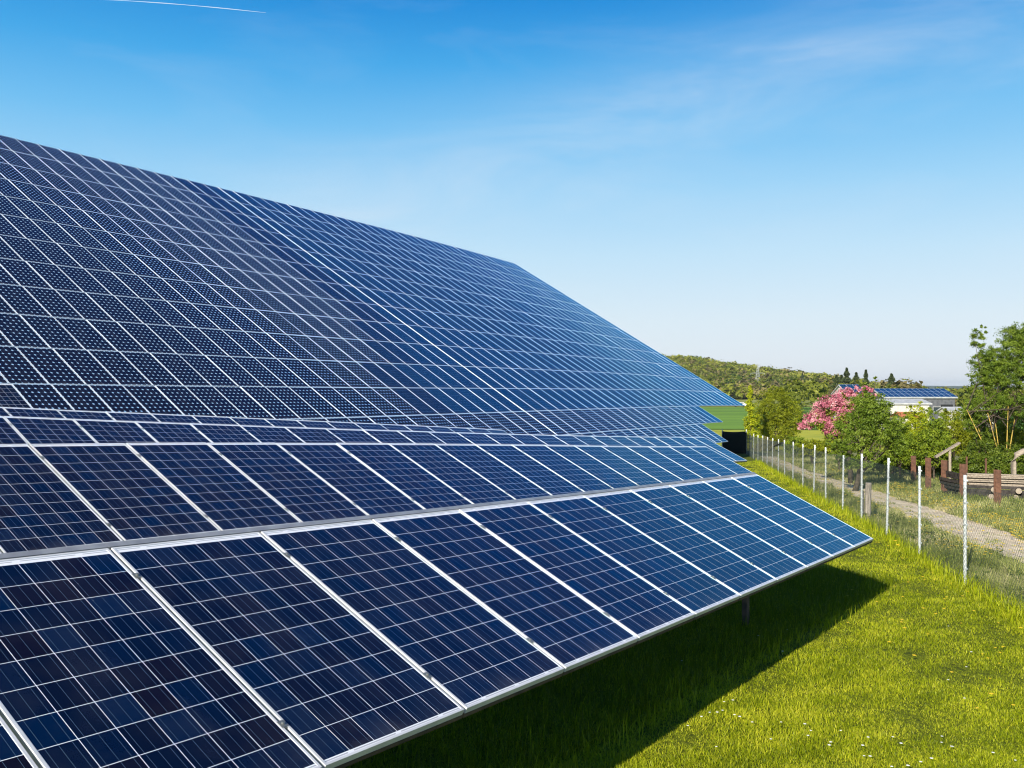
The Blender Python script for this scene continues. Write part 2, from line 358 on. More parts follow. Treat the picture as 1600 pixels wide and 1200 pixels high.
def row_point(p, u, v, L):
    """a point of a row: u panels along, v panel lengths up; rows bend a little with the ground"""
    R, T = basis(p[3], p[4], p[5]); B = np.cross([0, 0, 1.], R); B /= np.linalg.norm(B); Nn = np.cross(R, T)
    ang = p[9]*u/10; t = u/10
    P = np.array(p[:3])+u*PW*R+v*L*(T*math.cos(ang)+Nn*math.sin(ang))+p[8]*t*t*B
    P[2] += p[6]*t*t+p[7]*t**3+CZ
    return Vector(P)
def frame_at(p, u, v, L, jit=0.0):
    a = row_point(p, u, v, L); b = row_point(p, u+1, v, L); c = row_point(p, u+.5, v+1, L); m = (a+b)/2
    x = (b-a).normalized(); y = (c-m); y = (y-x*y.dot(x)).normalized(); z = x.cross(y)
    if jit:
        q = Matrix.Rotation(random.gauss(0, jit), 3, y) @ Matrix.Rotation(random.gauss(0, jit), 3, x)
        x, y, z = q @ x, q @ y, q @ z
    M = Matrix((x, y, z)).transposed().to_4x4(); M.translation = a
    return M
def place(o, parent, M):
    o.parent = parent; o.matrix_basis = Matrix.Translation(-parent.location) @ M
def link_mesh(name, me, parent, M):
    o = bpy.data.objects.new(name, me); COL.objects.link(o); place(o, parent, M); return o
# ------------------------------------------------------------------ near rows
ROWS = {
 'T1': [-0.792225, 3.958855, -1.610263, 0.591208, -0.043066, 0.448549, 0.068742, -0.01772, 0.027132, 0.002623],
 'T2': [-3.272394, 7.895319, -1.305033, 0.594908, -0.038525, 0.453613, -0.19597, 0.072304, -0.059122, -0.004161],
 'T3': [-5.912396, 12.128694, -1.127596, 0.639919, -0.065263, 0.428695, 0.037881, 0.001892, 0.098856, 0.004189],
 'TS': [-7.940141, 15.905416, -1.076647, 0.609901, -0.059905, 0.431254, -0.013711, -0.000656, 0.131327, 0.000619],
 'H': [0.548011, 39.709883, -0.963435, 0.559164, -0.002346, 0.548181, -0.001188, -0.00562, 0.058911, -0.00357]}
def post_parts(root, p, us, v0, L, fr=(.25, .78), pm=None):
    for u in us:
        for k, f in enumerate(fr):
            M = frame_at(p, u, v0, L); q = M @ Vector((0, f*L, -.12)); g = gz(q.x, q.y)
            if q.z-g < .25: continue
            b = MB(); h = q.z-g+.25
            # open C-section ramming post
            for a, c in (((-.05, -.03, 0), (-.044, .03, h)), ((-.044, -.03, 0), (.05, -.024, h)), ((-.044, .024, 0), (.05, .03, h))): b.box(a, c)
            M2 = Matrix.Rotation(-p[3]+math.pi/2, 4, 'Z'); M2.translation = Vector((q.x, q.y, g-.25))
            b.v = [tuple(M2 @ Vector(v)) for v in b.v]
            b.build('support_post', pm or M_galv, root)
def near_table(key, u0, u1, label, posts, fr=(.6,), pm=None):
    p = ROWS[key]; g0 = row_point(p, (u0+u1)/2, .5, PL)
    root = empty('solar_table', (g0.x, g0.y, gz(g0.x, g0.y)))
    tag(root, label, 'solar table', 'rows of solar panels on metal frames')
    for u in range(u0, u1):
        M = frame_at(p, u, 0, PL, .0012); M = M @ Matrix.Translation((.011, .010, -TH))
        a = link_mesh('solar_panel', ME_LAM['poly'], root, M)
        f = bpy.data.objects.new('frame', ME_FR); COL.objects.link(f); f.parent = a
    for u in range(u0+1, u1):
        for v in (.166, .843):
            M = frame_at(p, u, 0, PL); c = M @ Vector((0, v*PL, 0))
            M.translation = c; b = MB(); b.box((-.020, -.020, .0005), (.020, .020, .004)); b.tube([(0, 0, .004), (0, 0, .013)], .008, 6)
            b.box((-.008, -.025, -.035), (.008, .025, .0005))
            b.v = [tuple(M @ Vector(q)) for q in b.v]; b.build('clamp', M_steel, root)
    for v in (.166, .843):
        b = MB()
        for u in range(u0, u1):
            M = frame_at(p, u, 0, PL); b.box((-.002, v*PL-.022, -TH-.052), (PW+.0, v*PL+.022, -TH-.004), 0, M)
        b.build('rail', M_alud, root)
    # gutter-like profile under the lower edge
    b = MB()
    for u in range(u0, u1):
        M = frame_at(p, u, 0, PL); b.box((.006, .008, -TH-.026), (PW-.004, .034, -TH-.002), 0, M)
    b.build('edge_profile', M_rust, root)
    b = MB()
    for u in range(u0, u1):
        M = frame_at(p, u, 0, PL); b.box((.0, PL-.006, -TH-.03), (PW+.0005, PL+(.036 if key == 'T1' else .012), (.004 if key == 'T1' else -.012)), 0, M)
    b.build('top_profile', M_alud, root)
    post_parts(root, p, posts, 0, PL, fr, pm)
    b = MB()
    for u in posts:
        M = frame_at(p, u, 0, PL); b.box((-.03, .12*PL, -TH-.13), (.03, .9*PL, -TH-.055), 0, M)
    b.build('cross_beam', M_galv, root)
    return root
near_table('T1', -3, 11-1, 'nearest row of blue solar panels, its lower edge over the lawn', [-2.6, 8.2], (.66,), M_rust)
near_table('T2', -5, 16, 'second row of solar panels from the lawn, directly behind the nearest row', [-3.5, 0, 4, 8, 12, 15])
near_table('T3', -6, 24, 'third row from the lawn, narrow strip of blue panels above the second row', [-4, 0, 4, 8, 12, 16, 20, 23])
near_table('TS', -6, 16, 'short thin strip of blue panels between the third row and the hillside array', [-4, 0, 4, 8, 12, 15])
# ------------------------------------------------------------------ hillside array
ORD = ['top', 'second', 'third', 'fourth', 'fifth', 'sixth', 'seventh', 'eighth', 'ninth', 'tenth', 'eleventh', 'twelfth', 'thirteenth', 'fourteenth']
HEND = HENDS = {}
def hend(v):
    return {-2: 38, -1: 42}.get(v, 52)
def hstart(v):
    if v == -2: return 20
    if v == -1: return 5
    return int(math.floor(-1.09+.87*v))-3
MB_EDGE = {v: 14 if v < 2 else 16 if v == 2 else 17 if v == 3 else 18 for v in range(12)}
def hill_table(v, a, b_, side, u_skip=()):
    p = ROWS['H']; c = row_point(p, (a+b_)/2-21, v+.5, HL)
    root = empty('solar_table', (c.x, c.y, gz(c.x, c.y)))
    k = 11-v
    nm = ORD[k]
    if side == 'left': lab = f'{nm} panel row below the ridge of the hillside array, part left of the bright seam'
    else: lab = f'{nm} panel row below the ridge of the hillside array, part right of the bright seam'
    if v == 11: lab = lab.replace('top panel row below the ridge', 'topmost panel row along the ridge')
    tag(root, lab, 'solar table', 'rows of the hillside solar array')
    for u in range(a, b_):
        if v < 0: kind = 'mono' if u < 40 else 'blue'
        elif v == 0 and u < 0: kind = 'poly'
        else: kind = 'mono' if u < MB_EDGE[v] else 'dusk' if u < MB_EDGE[v]+2 else 'blue'
        M = frame_at(p, u-21, v, HL, .0016)
        s = HL*.986/L0
        M = M @ Matrix.Translation((.011+(.02 if u == 21 else 0), .012, -TH)) @ Matrix.Scale(s, 4, (0, 1, 0))
        if u in (20, 21): M = M @ Matrix.Scale(.975, 4, (1, 0, 0))
        link_mesh('solar_panel', ME_WH[kind], root, M)
    for f in (.2, .8):
        b = MB()
        for u in range(a, b_):
            M = frame_at(p, u-21, v, HL); b.box((0, f*HL-.03, -TH-.07), (PW, f*HL+.03, -TH-.004), 0, M)
        b.build('rail', M_alud, root)
    # pale cover strip closing the joint to the row above
    b = MB()
    for u in range(a, b_):
        M = frame_at(p, u-21, v, HL); b.box((.002, HL-.020, -TH-.012), (PW+.002, HL+.008, -TH+.004), 0, M)
    b.build('joint_strip', M_alud, root)
    if side == 'left' and v >= 0:
        M = frame_at(p, 0, v, HL); b = MB(); b.box((-.026, .01, -.012), (.022, HL-.005, .008), 0, M)
        b.build('seam_cover', M_seam, root)
    post_parts(root, p, [u-21 for u in range(a+1, b_-9 if side == 'right' else b_, 5)], v, HL, (.5,))
    return root
for v in range(-2, 12):
    a, e = hstart(v), hend(v)
    hill_table(v, a, 21, 'left') if a < 21 else None
    hill_table(v, max(a, 21), e, 'right')
# ------------------------------------------------------------------ places on the ground
def at(pxx, py):
    """ground point met by a sight line of the survey picture (1600 px wide)"""
    lo, hi = 3.0, 700.0; k = (pxx-800)/1453.15; q = (607-py)/1453.15
    d = lo
    while d < hi:
        if CZ+q*d < gz(k*d, d): break
        d *= 1.01
    for _ in range(25):
        m = d/1.01+(d-d/1.01)*.5
        if CZ+q*m < gz(k*m, m): d = m*1.0
        else: break
    return k*d, d
# ------------------------------------------------------------------ fence
M_post = noisy('galvanised_post', (.50, .54, .55), (.66, .70, .70), 12, .4, 4, metal=.35)
M_wire = mat('green_grey_wire', (.06, .08, .07), .6, .1)
fdir = np.array([FDX, FDY])/math.hypot(FDX, FDY)
def fpt(d):      # fence point at depth d
    return FX0+(d-FY0)*FDX/FDY, d
FD = [5.9, 9.0, 12.0, 15.07, 18.05, 21.1, 24.2, 27.2, 30.6, 33.6, 36.8, 40.4, 43.9, 47.2, 50.8, 54.2, 57.4, 61.4, 65.8, 70.0, 74.0]
x0, y0 = fpt(15.07)
fence = empty('wire_fence', (x0, y0, gz(x0, y0)))
tag(fence, 'long wire mesh fence on pale metal posts beside the lawn', 'fence')
FH = 1.76
for i, d in enumerate(FD):
    x, y = fpt(d); g = gz(x, y); h = FH+random.uniform(-.03, .03)-(.12 if i == 7 else 0)
    lx, ly = random.gauss(0, .012)+.012, random.gauss(0, .01)
    b = MB(); r = .027
    b.tube([(x, y, g-.2), (x+lx*h, y+ly*h, g+h)], r, 8)
    for k in range(5):
        f = .15+.2*k; b.box((x+lx*h*f-.034, y+ly*h*f-.034, g+h*f-.012), (x+lx*h*f+.034, y+ly*h*f-.02, g+h*f+.012))
    b.build('fence_post', M_post, fence)
def mesh_run(A, B, h0, h1, pitch, r, z_of):
    """diamond netting of straight wires between two ground points"""
    A = np.array(A); B = np.array(B); Ln = np.linalg.norm(B-A); u = (B-A)/Ln; q = np.array([u[1], -u[0]]); hh = h1-h0
    segs = []
    for sgn in (1, -1):
        for c in np.arange(-hh, Ln+hh, pitch):
            s0, s1 = (c, c+hh) if sgn > 0 else (c+hh, c)
            a0, a1 = h0, h1
            if max(s0, s1) <= 0 or min(s0, s1) >= Ln: continue
            def clipseg(s0, a0, s1, a1, lim, keep_less):
                if (s0 > lim) == keep_less: t = (lim-s1)/(s0-s1); return lim, a1+(a0-a1)*t
                return s0, a0
            for lim, kl in ((Ln, True), (0, False)):
                n0 = clipseg(s0, a0, s1, a1, lim, kl); n1 = clipseg(s1, a1, s0, a0, lim, kl)
                s0, a0 = n0; s1, a1 = n1
            n = 3
            for k in range(n):
                f0, f1 = k/n, (k+1)/n
                segs.append((s0+(s1-s0)*f0, a0+(a1-a0)*f0, s0+(s1-s0)*f1, a0+(a1-a0)*f1))
    for a in (h0, (h0+h1)/2, h1):
        n = int(Ln/1.5)+1
        for k in range(n): segs.append((Ln*k/n, a, Ln*(k+1)/n, a))
    S = np.array(segs)
    def pt(s, a):
        xy = A[None]+s[:, None]*u[None]; z = z_of(xy[:, 0], xy[:, 1])+a
        return np.column_stack([xy, z])
    P0 = pt(S[:, 0], S[:, 1]); P1 = pt(S[:, 2], S[:, 3])
    D = P1-P0; D /= np.linalg.norm(D, axis=1)[:, None]; q3 = np.array([q[0], q[1], 0.])
    w = np.cross(D, q3); n = len(S)
    o = [q3[None]*r*1.1, (w-.6*q3)*r, (-w-.6*q3)*r]
    V = np.concatenate([P0+k for k in o]+[P1+k for k in o])
    i = np.arange(n)
    F = np.concatenate([np.stack([i+a*n, i+b*n, i+b*n+3*n, i+a*n+3*n], 1) for a, b in ((0, 1), (1, 2), (2, 0))])
    return V, F
def smooth_ground(x, y):
    return np.array(ground_z(x, y))
Vw, Fw = mesh_run(fpt(5.9), fpt(74), .03, 1.62, .085, .0015, smooth_ground)
np_mesh('wire_mesh', Vw+np.array([-.035, 0, 0]), Fw, M_wire, fence, base=fence.location)
# a dark strap caught on the fence
x, y = fpt(45.5); b = MB(); g = gz(x, y)
b.tube([(x-.3, y-1.6, g+1.72), (x-.05, y-.3, g+1.62), (x, y+1.3, g+1.35)], [.03, .045, .03], 5)
tag(b.build('strap', M_dark, loc=(x, y, g+1.5)), 'dark strap hanging loosely from the top of the wire fence', 'strap')
# cross fence at the far end, dark wind netting on its near bay
ex, ey = fpt(74)
cf = empty('netting_fence', (ex, ey, gz(ex, ey))); tag(cf, 'fence bay hung with dark netting beyond the solar panel corners', 'fence')
M_net = noisy('dark_netting', (.006, .012, .010), (.018, .028, .024), 30, .9)
for k, (fx_, m_) in enumerate(((0, 0), (1.9, 1), (5.2, 0), (8.5, 0))):
    a = (ex-fx_*.93, ey+fx_*.36); g = gz(*a); b = MB(); b.tube([(a[0], a[1], g-.2), (a[0], a[1], g+1.95)], .035, 8); b.build('fence_post', M_post, cf)
a0 = np.array([ex, ey]); a1 = np.array([ex-1.9*.93, ey+1.9*.36]); V = []; n = 14
for i in range(n+1):
    p = a0+(a1-a0)*i/n; g = gz(*p)
    for j in range(9):
        V.append((p[0]+.03*math.sin(i*1.3+j), p[1]-.05+.04*math.sin(i*.9+j*.8), g+.02+1.78*j/8-(.05*math.sin(i*math.pi/n) if j == 8 else 0)))
F = [(i*9+j, (i+1)*9+j, (i+1)*9+j+1, i*9+j+1) for i in range(n) for j in range(8)]
o = np_mesh('netting', V, F, M_net, cf, base=cf.location); md = o.modifiers.new('solid', 'SOLIDIFY'); md.thickness = .01
Vw, Fw = mesh_run(tuple(a1), (ex-8.5*.93, ey+8.5*.36), .03, 1.75, .12, .003, smooth_ground)
np_mesh('wire_mesh', Vw, Fw, M_wire, cf, base=cf.location)
# ------------------------------------------------------------------ wooden and rusty posts, timber, planks
M_wood = noisy('grey_weathered_wood', (.20, .17, .14), (.42, .37, .31), 5, .85, 8, 'Object', .4, stretch=(6, 6, .8))
M_pale = noisy('pale_sawn_wood', (.17, .14, .11), (.33, .28, .22), 7, .8, 7, 'Object', .2, stretch=(1, 6, 6))
M_iron = noisy('rusty_iron', (.07, .036, .024), (.14, .068, .042), 9, .85, 7, 'Object', .3)
M_blk = noisy('tarred_timber', (.014, .012, .011), (.045, .038, .034), 8, .8, 6, 'Object', .4)
x, y = 9.32, 24.4; g = gz(x, y); b = MB()
b.tube([(x, y, g-.1), (x+.01, y, g+.5), (x+.03, y, g+1.02)], [.085, .08, .075], 9); b.tube([(x-.14, y-.03, g-.1), (x-.13, y-.02, g+.8)], [.035, .03], 6)
tag(b.build('wooden_post', M_wood, loc=(x, y, g)), 'thick weathered wooden post standing right behind the wire fence', 'post')
RP = [(1395, 744, 714), (1427, 757, 712), (1450, 767, 715), (1475, 774, 719), (1504, 781, 725), (1558, 794, 734), (1622, 812, 744)]
RL = ['faint rusty post among shrubs, farthest of the row behind the path', 'slim rusty steel post left of the paired post beyond the path', 'rusty steel post standing in front of green shrubs just left of the dark board wall',
      'rusty post at the left end of the dark board wall', 'rusty post standing in front of the middle of the dark board wall', 'rusty post in front of the plank stack', None]
RPT = []
for (pxx, yb, yt), lab in zip(RP, RL):
    x, y = at(pxx, yb); g = gz(x, y); h = min(1.5, (yb-yt)/1453*y); RPT.append((x, y, g, h))
    if lab is None: continue
    b = MB(); w = .085
    b.box((x-w, y-.075, g-.2), (x+w, y-.062, g+h)); b.box((x-w, y+.062, g-.2), (x+w, y+.075, g+h)); b.box((x-.007, y-.062, g-.2), (x+.007, y+.062, g+h))
    for k in range(3): b.tube([(x-.04, y-.082, g+h*(.3+.25*k)), (x-.04, y-.074, g+h*(.3+.25*k))], .016, 6)
    tag(b.build('rusty_post', M_iron, loc=(x, y, g)), lab, 'post', 'rusty steel posts beyond the path')
# dark board wall between posts
(x3, y3, g3, h3), (x4, y4, g4, h4), (x5, y5, g5, h5) = RPT[3], RPT[4], RPT[5]
wl = empty('board_wall', (x3, y3, g3)); tag(wl, 'low dark wall of horizontal tarred boards between rusty posts', 'wall')
def board(xa, ya, xb, yb, z0, z1, th, m, parent, name, jig=.0):
    d = Vector((xb-xa, yb-ya, 0)); Ln = d.length; d.normalize(); q = Vector((-d.y, d.x, 0)); b = MB()
    M = Matrix((d, q, Vector((0, 0, 1)))).transposed().to_4x4(); M.translation = Vector((xa, ya, z0)); M = M @ Matrix.Rotation(jig, 4, 'Y')
    b.box((0, 0, 0), (Ln, th, z1-z0), 0, M); return b.build(name, m, parent)
xe, ye = x5-.25, y5+.1
for k in range(7):
    z = .05+.125*k; board(x3-.05+random.uniform(-.1, .1), y3+.12, x4+.1+random.uniform(-.1, .2), y4+.12, g4+z, g4+z+.115, .035, M_blk, wl, 'board', random.gauss(0, .006))
for k in range(4):
    z = .03+.125*k; board(x4+.12, y4+.12, x4+4.9, y4-1.7, g4+z, g4+z+.115, .04, M_blk, wl, 'board', random.gauss(0, .004))
# stacked pale planks above dark sleepers
px0, py0 = x4+.25, y4+.35; px1, py1 = px0+4.6, py0-1.7; gs = gz(px0, py0)
for k in range(9):
    z = gs+.48+.048*k; j = random.uniform(-.25, .25); o = board(px0+.2*random.random(), py0+.05*(k % 3), px1+j, py1+.05*(k % 3), z, z+.038, .16+.03*(k % 2), M_pale, None, 'plank', random.gauss(0, .006))
    tag(o, ['lowest', 'second', 'third', 'fourth', 'fifth', 'sixth', 'seventh', 'eighth', 'topmost'][k]+' pale plank counting up in the stack behind the dark sleepers', 'plank', 'stacked pale planks')
k = 0
for r in range(2):
    for c in range(4):
        x = px0+.55+c*.72+(.1 if r else 0); y = py0-.75-c*.27; z = gz(x, y)+.12+r*.24
        b = MB(); b.tube([(x, y, z), (x+.55, y+1.1, z)], .105, 12, 0); b.tube([(x-.012, y-.022, z), (x, y, z)], [.098, .103], 12, 1)
        o = b.build('log', [M_blk, M_pale], loc=(x, y, z-.1))
        tag(o, f"dark log with a pale cut end, {['first', 'second', 'third', 'last'][c]} from the left in the {'upper' if r else 'lower'} layer", 'log', 'dark logs with pale cut ends')
# leaning plank on a prop, thin rods, curved branch
x, y = px(1484, 39), 39.; g = gz(x, y)
pr = empty('leaning_plank', (x, y, g)); tag(pr, 'pale plank resting slanted on a short wooden prop before the shrubs', 'plank')
b = MB(); b.tube([(x, y, g), (x, y, CZ-(703-607)/1453*39)], .055, 8); b.build('prop', M_pale, pr)
pa = Vector((px(1461, 38.8), 38.8, CZ-(714-607)/1453*38.8)); pb = Vector((px(1499, 39.2), 39.2, CZ-(691.5-607)/1453*39.2)); dd_ = (pb-pa); Ln = dd_.length; dd_.normalize()
M = Matrix((dd_, Vector((0, 1, 0)), dd_.cross(Vector((0, 1, 0))).normalized())).transposed().to_4x4(); M.translation = pa; b = MB(); b.box((0, -.09, -.035), (Ln, .09, .04), 0, M); b.build('plank_board', M_pale, pr)
for pxx, y0_, y1_, lab in ((1510, 713, 745, 'thin rusty rod in the shrubs, left of two'), (1540, 716, 752, 'thin rusty rod in the shrubs, right of two')):
    d = 37.; x = px(pxx, d); b = MB(); zt = CZ-(y0_-607)/1453*d; b.box((x-.03, d-.02, gz(x, d)-.1), (x+.03, d+.02, zt)); tag(b.build('rusty_rod', M_iron, loc=(x, d, gz(x, d))), lab, 'rod', 'rusty rods in the shrubs')
b = MB(); d = 35.; pts = [(px(1584, d), d, gz(px(1584, d), d)), (px(1583, d), d, CZ-(722-607)/1453*d), (px(1588, d), d, CZ-(710-607)/1453*d), (px(1598, d), d, CZ-(705-607)/1453*d), (px(1612, d), d, CZ-(709-607)/1453*d), (px(1622, d), d, CZ-(722-607)/1453*d), (px(1624, d), d, gz(px(1624, d), d))]
b.tube(pts, [.09, .1, .11, .12, .11, .1, .1], 8); tag(b.build('bent_trunk', M_pale, loc=pts[0], smooth=True), 'pale bent dead trunk arching beside the hedge at the right', 'trunk')
# ------------------------------------------------------------------ foliage
def leaves(blobs, n, size, rg, clump=.22, nclump=None, shell=.45, up=.3, tone_spread=.35, aspect=.55, droop=0, out=.7):
    """leaf-sized faces gathered in clumps through the volume of several ellipsoids"""
    B = np.array(blobs, float); vol = B[:, 3]*B[:, 4]*B[:, 5]; pr_ = vol**.75; pr_ /= pr_.sum()
    nc = nclump or max(8, n//45); bi = rg.choice(len(B), nc, p=pr_)
    d = rg.normal(size=(nc, 3)); d /= np.linalg.norm(d, axis=1)[:, None]; r = shell+(1-shell)*rg.random(nc)**.6; r *= rg.uniform(.8, 1.12, nc)
    C = B[bi, :3]+d*r[:, None]*B[bi, 3:]; cr = np.cbrt(vol[bi])*clump*rg.uniform(.6, 1.4, nc); ct = rg.uniform(0, 1, nc)
    ci = rg.integers(0, nc, n); g = rg.normal(size=(n, 3))*.6; g[:, 2] *= .75
    P = C[ci]+g*cr[ci][:, None]; P[:, 2] -= droop*np.abs(rg.normal(size=n))*cr[ci]
    nr = rg.normal(size=(n, 3))*(1 if out < 1 else .6)+d[ci]*out; nr[:, 2] += up; nr /= np.linalg.norm(nr, axis=1)[:, None]
    a = np.cross(nr, rg.normal(size=(n, 3))); a /= np.linalg.norm(a, axis=1)[:, None]; b = np.cross(nr, a)
    s = size*rg.uniform(.6, 1.35, n)[:, None]
    bend = nr*s*.15
    V = np.concatenate([P-a*s*.5+bend, P-b*s*aspect*.5, P+a*s*.5+bend, P+b*s*aspect*.5]); i = np.arange(n)
    F = np.stack([i, i+n, i+2*n, i+3*n], 1)
    tone = np.clip(ct[ci]*(1-tone_spread)+rg.random(n)*tone_spread, 0, 1)
    return V, F, tone, C
def limbs(base, tips, r0, rg, fork=.35, nlim=14, n=6):
    b = MB(); base = Vector(base); C = np.array(tips); top = C[np.argmax(C[:, 2])]; cen = Vector(C.mean(0)); fk = base.lerp(Vector((cen.x, cen.y, cen.z)), fork)
    b.tube([base-Vector((0, 0, .1)), base.lerp(fk, .5)+Vector((rg.normal()*.03, 0, 0)), fk, fk.lerp(Vector(top), .5), Vector(top)], [r0*1.25, r0, r0*.8, r0*.4, r0*.08], n)
    for k in rg.choice(len(C), min(nlim, len(C)), replace=False):
        t = Vector(C[k]); s = base.lerp(fk, rg.uniform(.6, 1.0)) if rg.random() < .6 else fk.lerp(Vector(top), rg.uniform(0, .5)); m = s.lerp(t, .5)+Vector((rg.normal(), rg.normal(), rg.uniform(0, 1.2)))*(t-s).length*.08
        b.tube([s, m, t], [r0*.45, r0*.25, r0*.06], 5)
    return b
LM = {
 'fresh': leafmat('fresh_leaves', (.10, .16, .012), (.20, .27, .02), (.32, .38, .03)),
 'deep': leafmat('deep_leaves', (.05, .09, .010), (.12, .17, .015), (.20, .25, .03)),
 'lime': leafmat('lime_leaves', (.20, .25, .01), (.36, .40, .012), (.48, .50, .02)),
 'olive': leafmat('olive_leaves', (.12, .15, .008), (.22, .25, .010), (.32, .34, .02)),
 'pink': leafmat('pink_blossom', (.30, .06, .11), (.54, .18, .25), (.80, .48, .52), .3),
 'tree': leafmat('tree_leaves', (.07, .12, .012), (.15, .22, .02), (.27, .34, .05)),
 'dark': leafmat('spruce_needles', (.02, .035, .015), (.05, .07, .025), (.09, .11, .04), .15),
 'wood': leafmat('spring_wood', (.11, .135, .015), (.25, .27, .035), (.42, .42, .07)),
 'brown': leafmat('bare_twigs', (.12, .10, .04), (.20, .17, .06), (.29, .25, .10), .2)}
M_bark = noisy('dark_bark', (.03, .024, .018), (.09, .07, .05), 12, .9, 6, 'Object', .5)
M_lich = noisy('lichen_bark', (.20, .15, .03), (.38, .27, .05), 6, .85, 6, 'Object', .3, c3=(.14, .11, .05))
def bl(pxx, py, d, rx, ry, depth=None):
    s = d/1453.15; return (px(pxx, d), d, CZ-(py-607)*s, rx*s, (depth or (rx+ry)/2*s), ry*s)
def tree(name, label, cat, base, blobs, n, size, m, group=None, bark=None, r0=.08, extra=None, seed=1, nlim=14, **kw):
    rg = np.random.default_rng(seed); bx, by = base; g = gz(bx, by)
    root = empty(name, (bx, by, g)); tag(root, label, cat, group)
    V, F, T, C = leaves(blobs, n, size, rg, **kw); np_mesh('crown', V, F, LM[m], root, T, base=root.location)
    if r0: limbs((bx, by, g), C, r0, rg, nlim=nlim).build('trunk', bark or M_bark, root, smooth=True)
    if extra:
        for nm, bb, nn, ss, mm in extra:
            V, F, T, C = leaves(bb, nn, ss, rg, clump=.2, shell=.35); np_mesh(nm, V, F, LM[mm], root, T, base=root.location)
    return root
PK = [bl(1272, 657, 40, 24, 13), bl(1300, 640, 40, 30, 22), bl(1325, 622, 40, 28, 16), bl(1350, 611, 40, 20, 12), bl(1258, 664, 40, 13, 7), bl(1302, 668, 40, 28, 14), bl(1335, 645, 40, 30, 20)]
tree('blossom_tree', 'tree covered in pink blossom beyond the fence, left of the green-leaved tree', 'tree', (px(1330, 40.5), 40.5), [bl(1305, 655, 40.1, 34, 22), bl(1335, 635, 40.1, 28, 25), bl(1275, 660, 40, 20, 12)], 7000, .085, 'fresh', r0=.11,
     extra=[('blossom', PK, 14000, .085, 'pink')], seed=21)
tree('apple_tree', 'leafy green tree drooping over the fence in front of the pink blossom', 'tree', (px(1335, 36), 36.),
     [bl(1350, 640, 36, 32, 26), bl(1338, 670, 36, 36, 24), bl(1378, 668, 36, 34, 26), bl(1316, 700, 35, 18, 16), bl(1350, 697, 36, 30, 18), bl(1352, 608, 36, 10, 12), bl(1368, 592, 36, 4, 8), bl(1400, 690, 36, 22, 20), bl(1372, 640, 36, 22, 22), bl(1308, 712, 34.8, 10, 12), bl(1326, 716, 35.5, 16, 18), bl(1352, 716, 36, 26, 16), bl(1300, 690, 35, 10, 14)],
     30000, .075, 'tree', r0=.10, seed=5, clump=.17, shell=.3)
tree('round_bush', 'big rounded olive green bush beyond the far end of the fence', 'bush', (px(1212, 88), 88.), [bl(1211, 637, 88, 31, 30), bl(1235, 650, 88, 20, 27), bl(1194, 652, 88, 18, 25), bl(1216, 672, 88, 34, 22), bl(1212, 614, 88, 18, 10)], 34000, .12, 'olive', r0=.16, seed=6, clump=.16, shell=.5)
tree('conical_tree', 'slim pointed yellow green tree left of the rounded bush', 'tree', (px(1174, 82), 82.), [bl(1174, 660, 82, 11, 18), bl(1173, 636, 82, 7.5, 16), bl(1172.5, 616, 82, 4, 12), bl(1173, 602, 82, 1.8, 7), bl(1177, 682, 82, 14, 14)], 8000, .15, 'lime', r0=.08, seed=7, clump=.2, shell=.3)
k = 0
for (a, b_, d, rx, ry, m, lab) in ((1268, 700, 56, 20, 14, 'olive', 'low yellowish bush behind the fence below the pink blossom'), (1242, 694, 66, 16, 15, 'fresh', 'low green bush behind the fence below the round bush'),
    (1310, 690, 50, 26, 18, 'olive', 'low bush behind the fence at the foot of the blossom tree'), (1196, 695, 80, 14, 12, 'brown', 'low brownish scrub behind the far fence posts')):
    k += 1; tree('low_bush', lab, 'bush', (px(a, d), d), [bl(a, b_, d, rx, ry), bl(a+rx*.6, b_+4, d, rx*.6, ry*.8), bl(a-rx*.6, b_+5, d, rx*.6, ry*.8)], 5000, .11, m, 'low bushes behind the fence', r0=.05, seed=30+k, clump=.2, shell=.3)
SH = [(1405, 690, 43, 26, 40, 'fresh', 'loose green shrub right of the drooping green tree'), (1432, 672, 46, 20, 38, 'lime', 'upright yellow green shrub with pointed tips in front of the white building'),
      (1460, 684, 43, 24, 40, 'fresh', 'green shrub left behind the slanted plank'), (1488, 676, 47, 24, 36, 'olive', 'wide yellow green shrub behind the slanted plank'), (1516, 668, 49, 20, 34, 'olive', 'upright shrub left of the tall tree'),
      (1535, 710, 41, 26, 34, 'deep', 'dark clipped shrub below the tall tree'), (1580, 722, 38, 32, 26, 'deep', 'dark hedge shrub beside the bent dead trunk'), (1632, 716, 40, 32, 36, 'deep', 'dark shrub at the right edge of the row')]
SH += [(1556, 676, 46, 36, 32, 'olive', 'broad shrub behind the yellow stems of the tall tree'), (1602, 668, 47, 34, 40, 'fresh', 'tall green shrub behind the tall tree at the right edge'), (1388, 722, 45, 24, 14, 'deep', 'low dark undergrowth right of the drooping green tree'), (1425, 722, 46, 26, 15, 'deep', 'low dark undergrowth behind the slim rusty post'), (1470, 724, 45, 28, 15, 'deep', 'low dark undergrowth behind the slanted plank'),
      (1512, 728, 43, 24, 16, 'deep', 'low dark undergrowth behind the thin rusty rods')]
for i, (a, b_, d, rx, ry, m, lab) in enumerate(SH):
    bb = [bl(a, b_, d, rx, ry), bl(a-rx*.6, b_+ry*.35, d, rx*.7, ry*.7), bl(a+rx*.6, b_+ry*.3, d, rx*.7, ry*.7), bl(a-rx*.3, b_-ry*.8, d, rx*.25, ry*.5), bl(a+rx*.35, b_-ry*.7, d, rx*.25, ry*.5)]
    tree('shrub', lab, 'shrub', (px(a, d), d), bb, 11000, .085, m, 'shrubs beyond the path', r0=.05, seed=50+i, clump=.17, shell=.35, droop=.2)
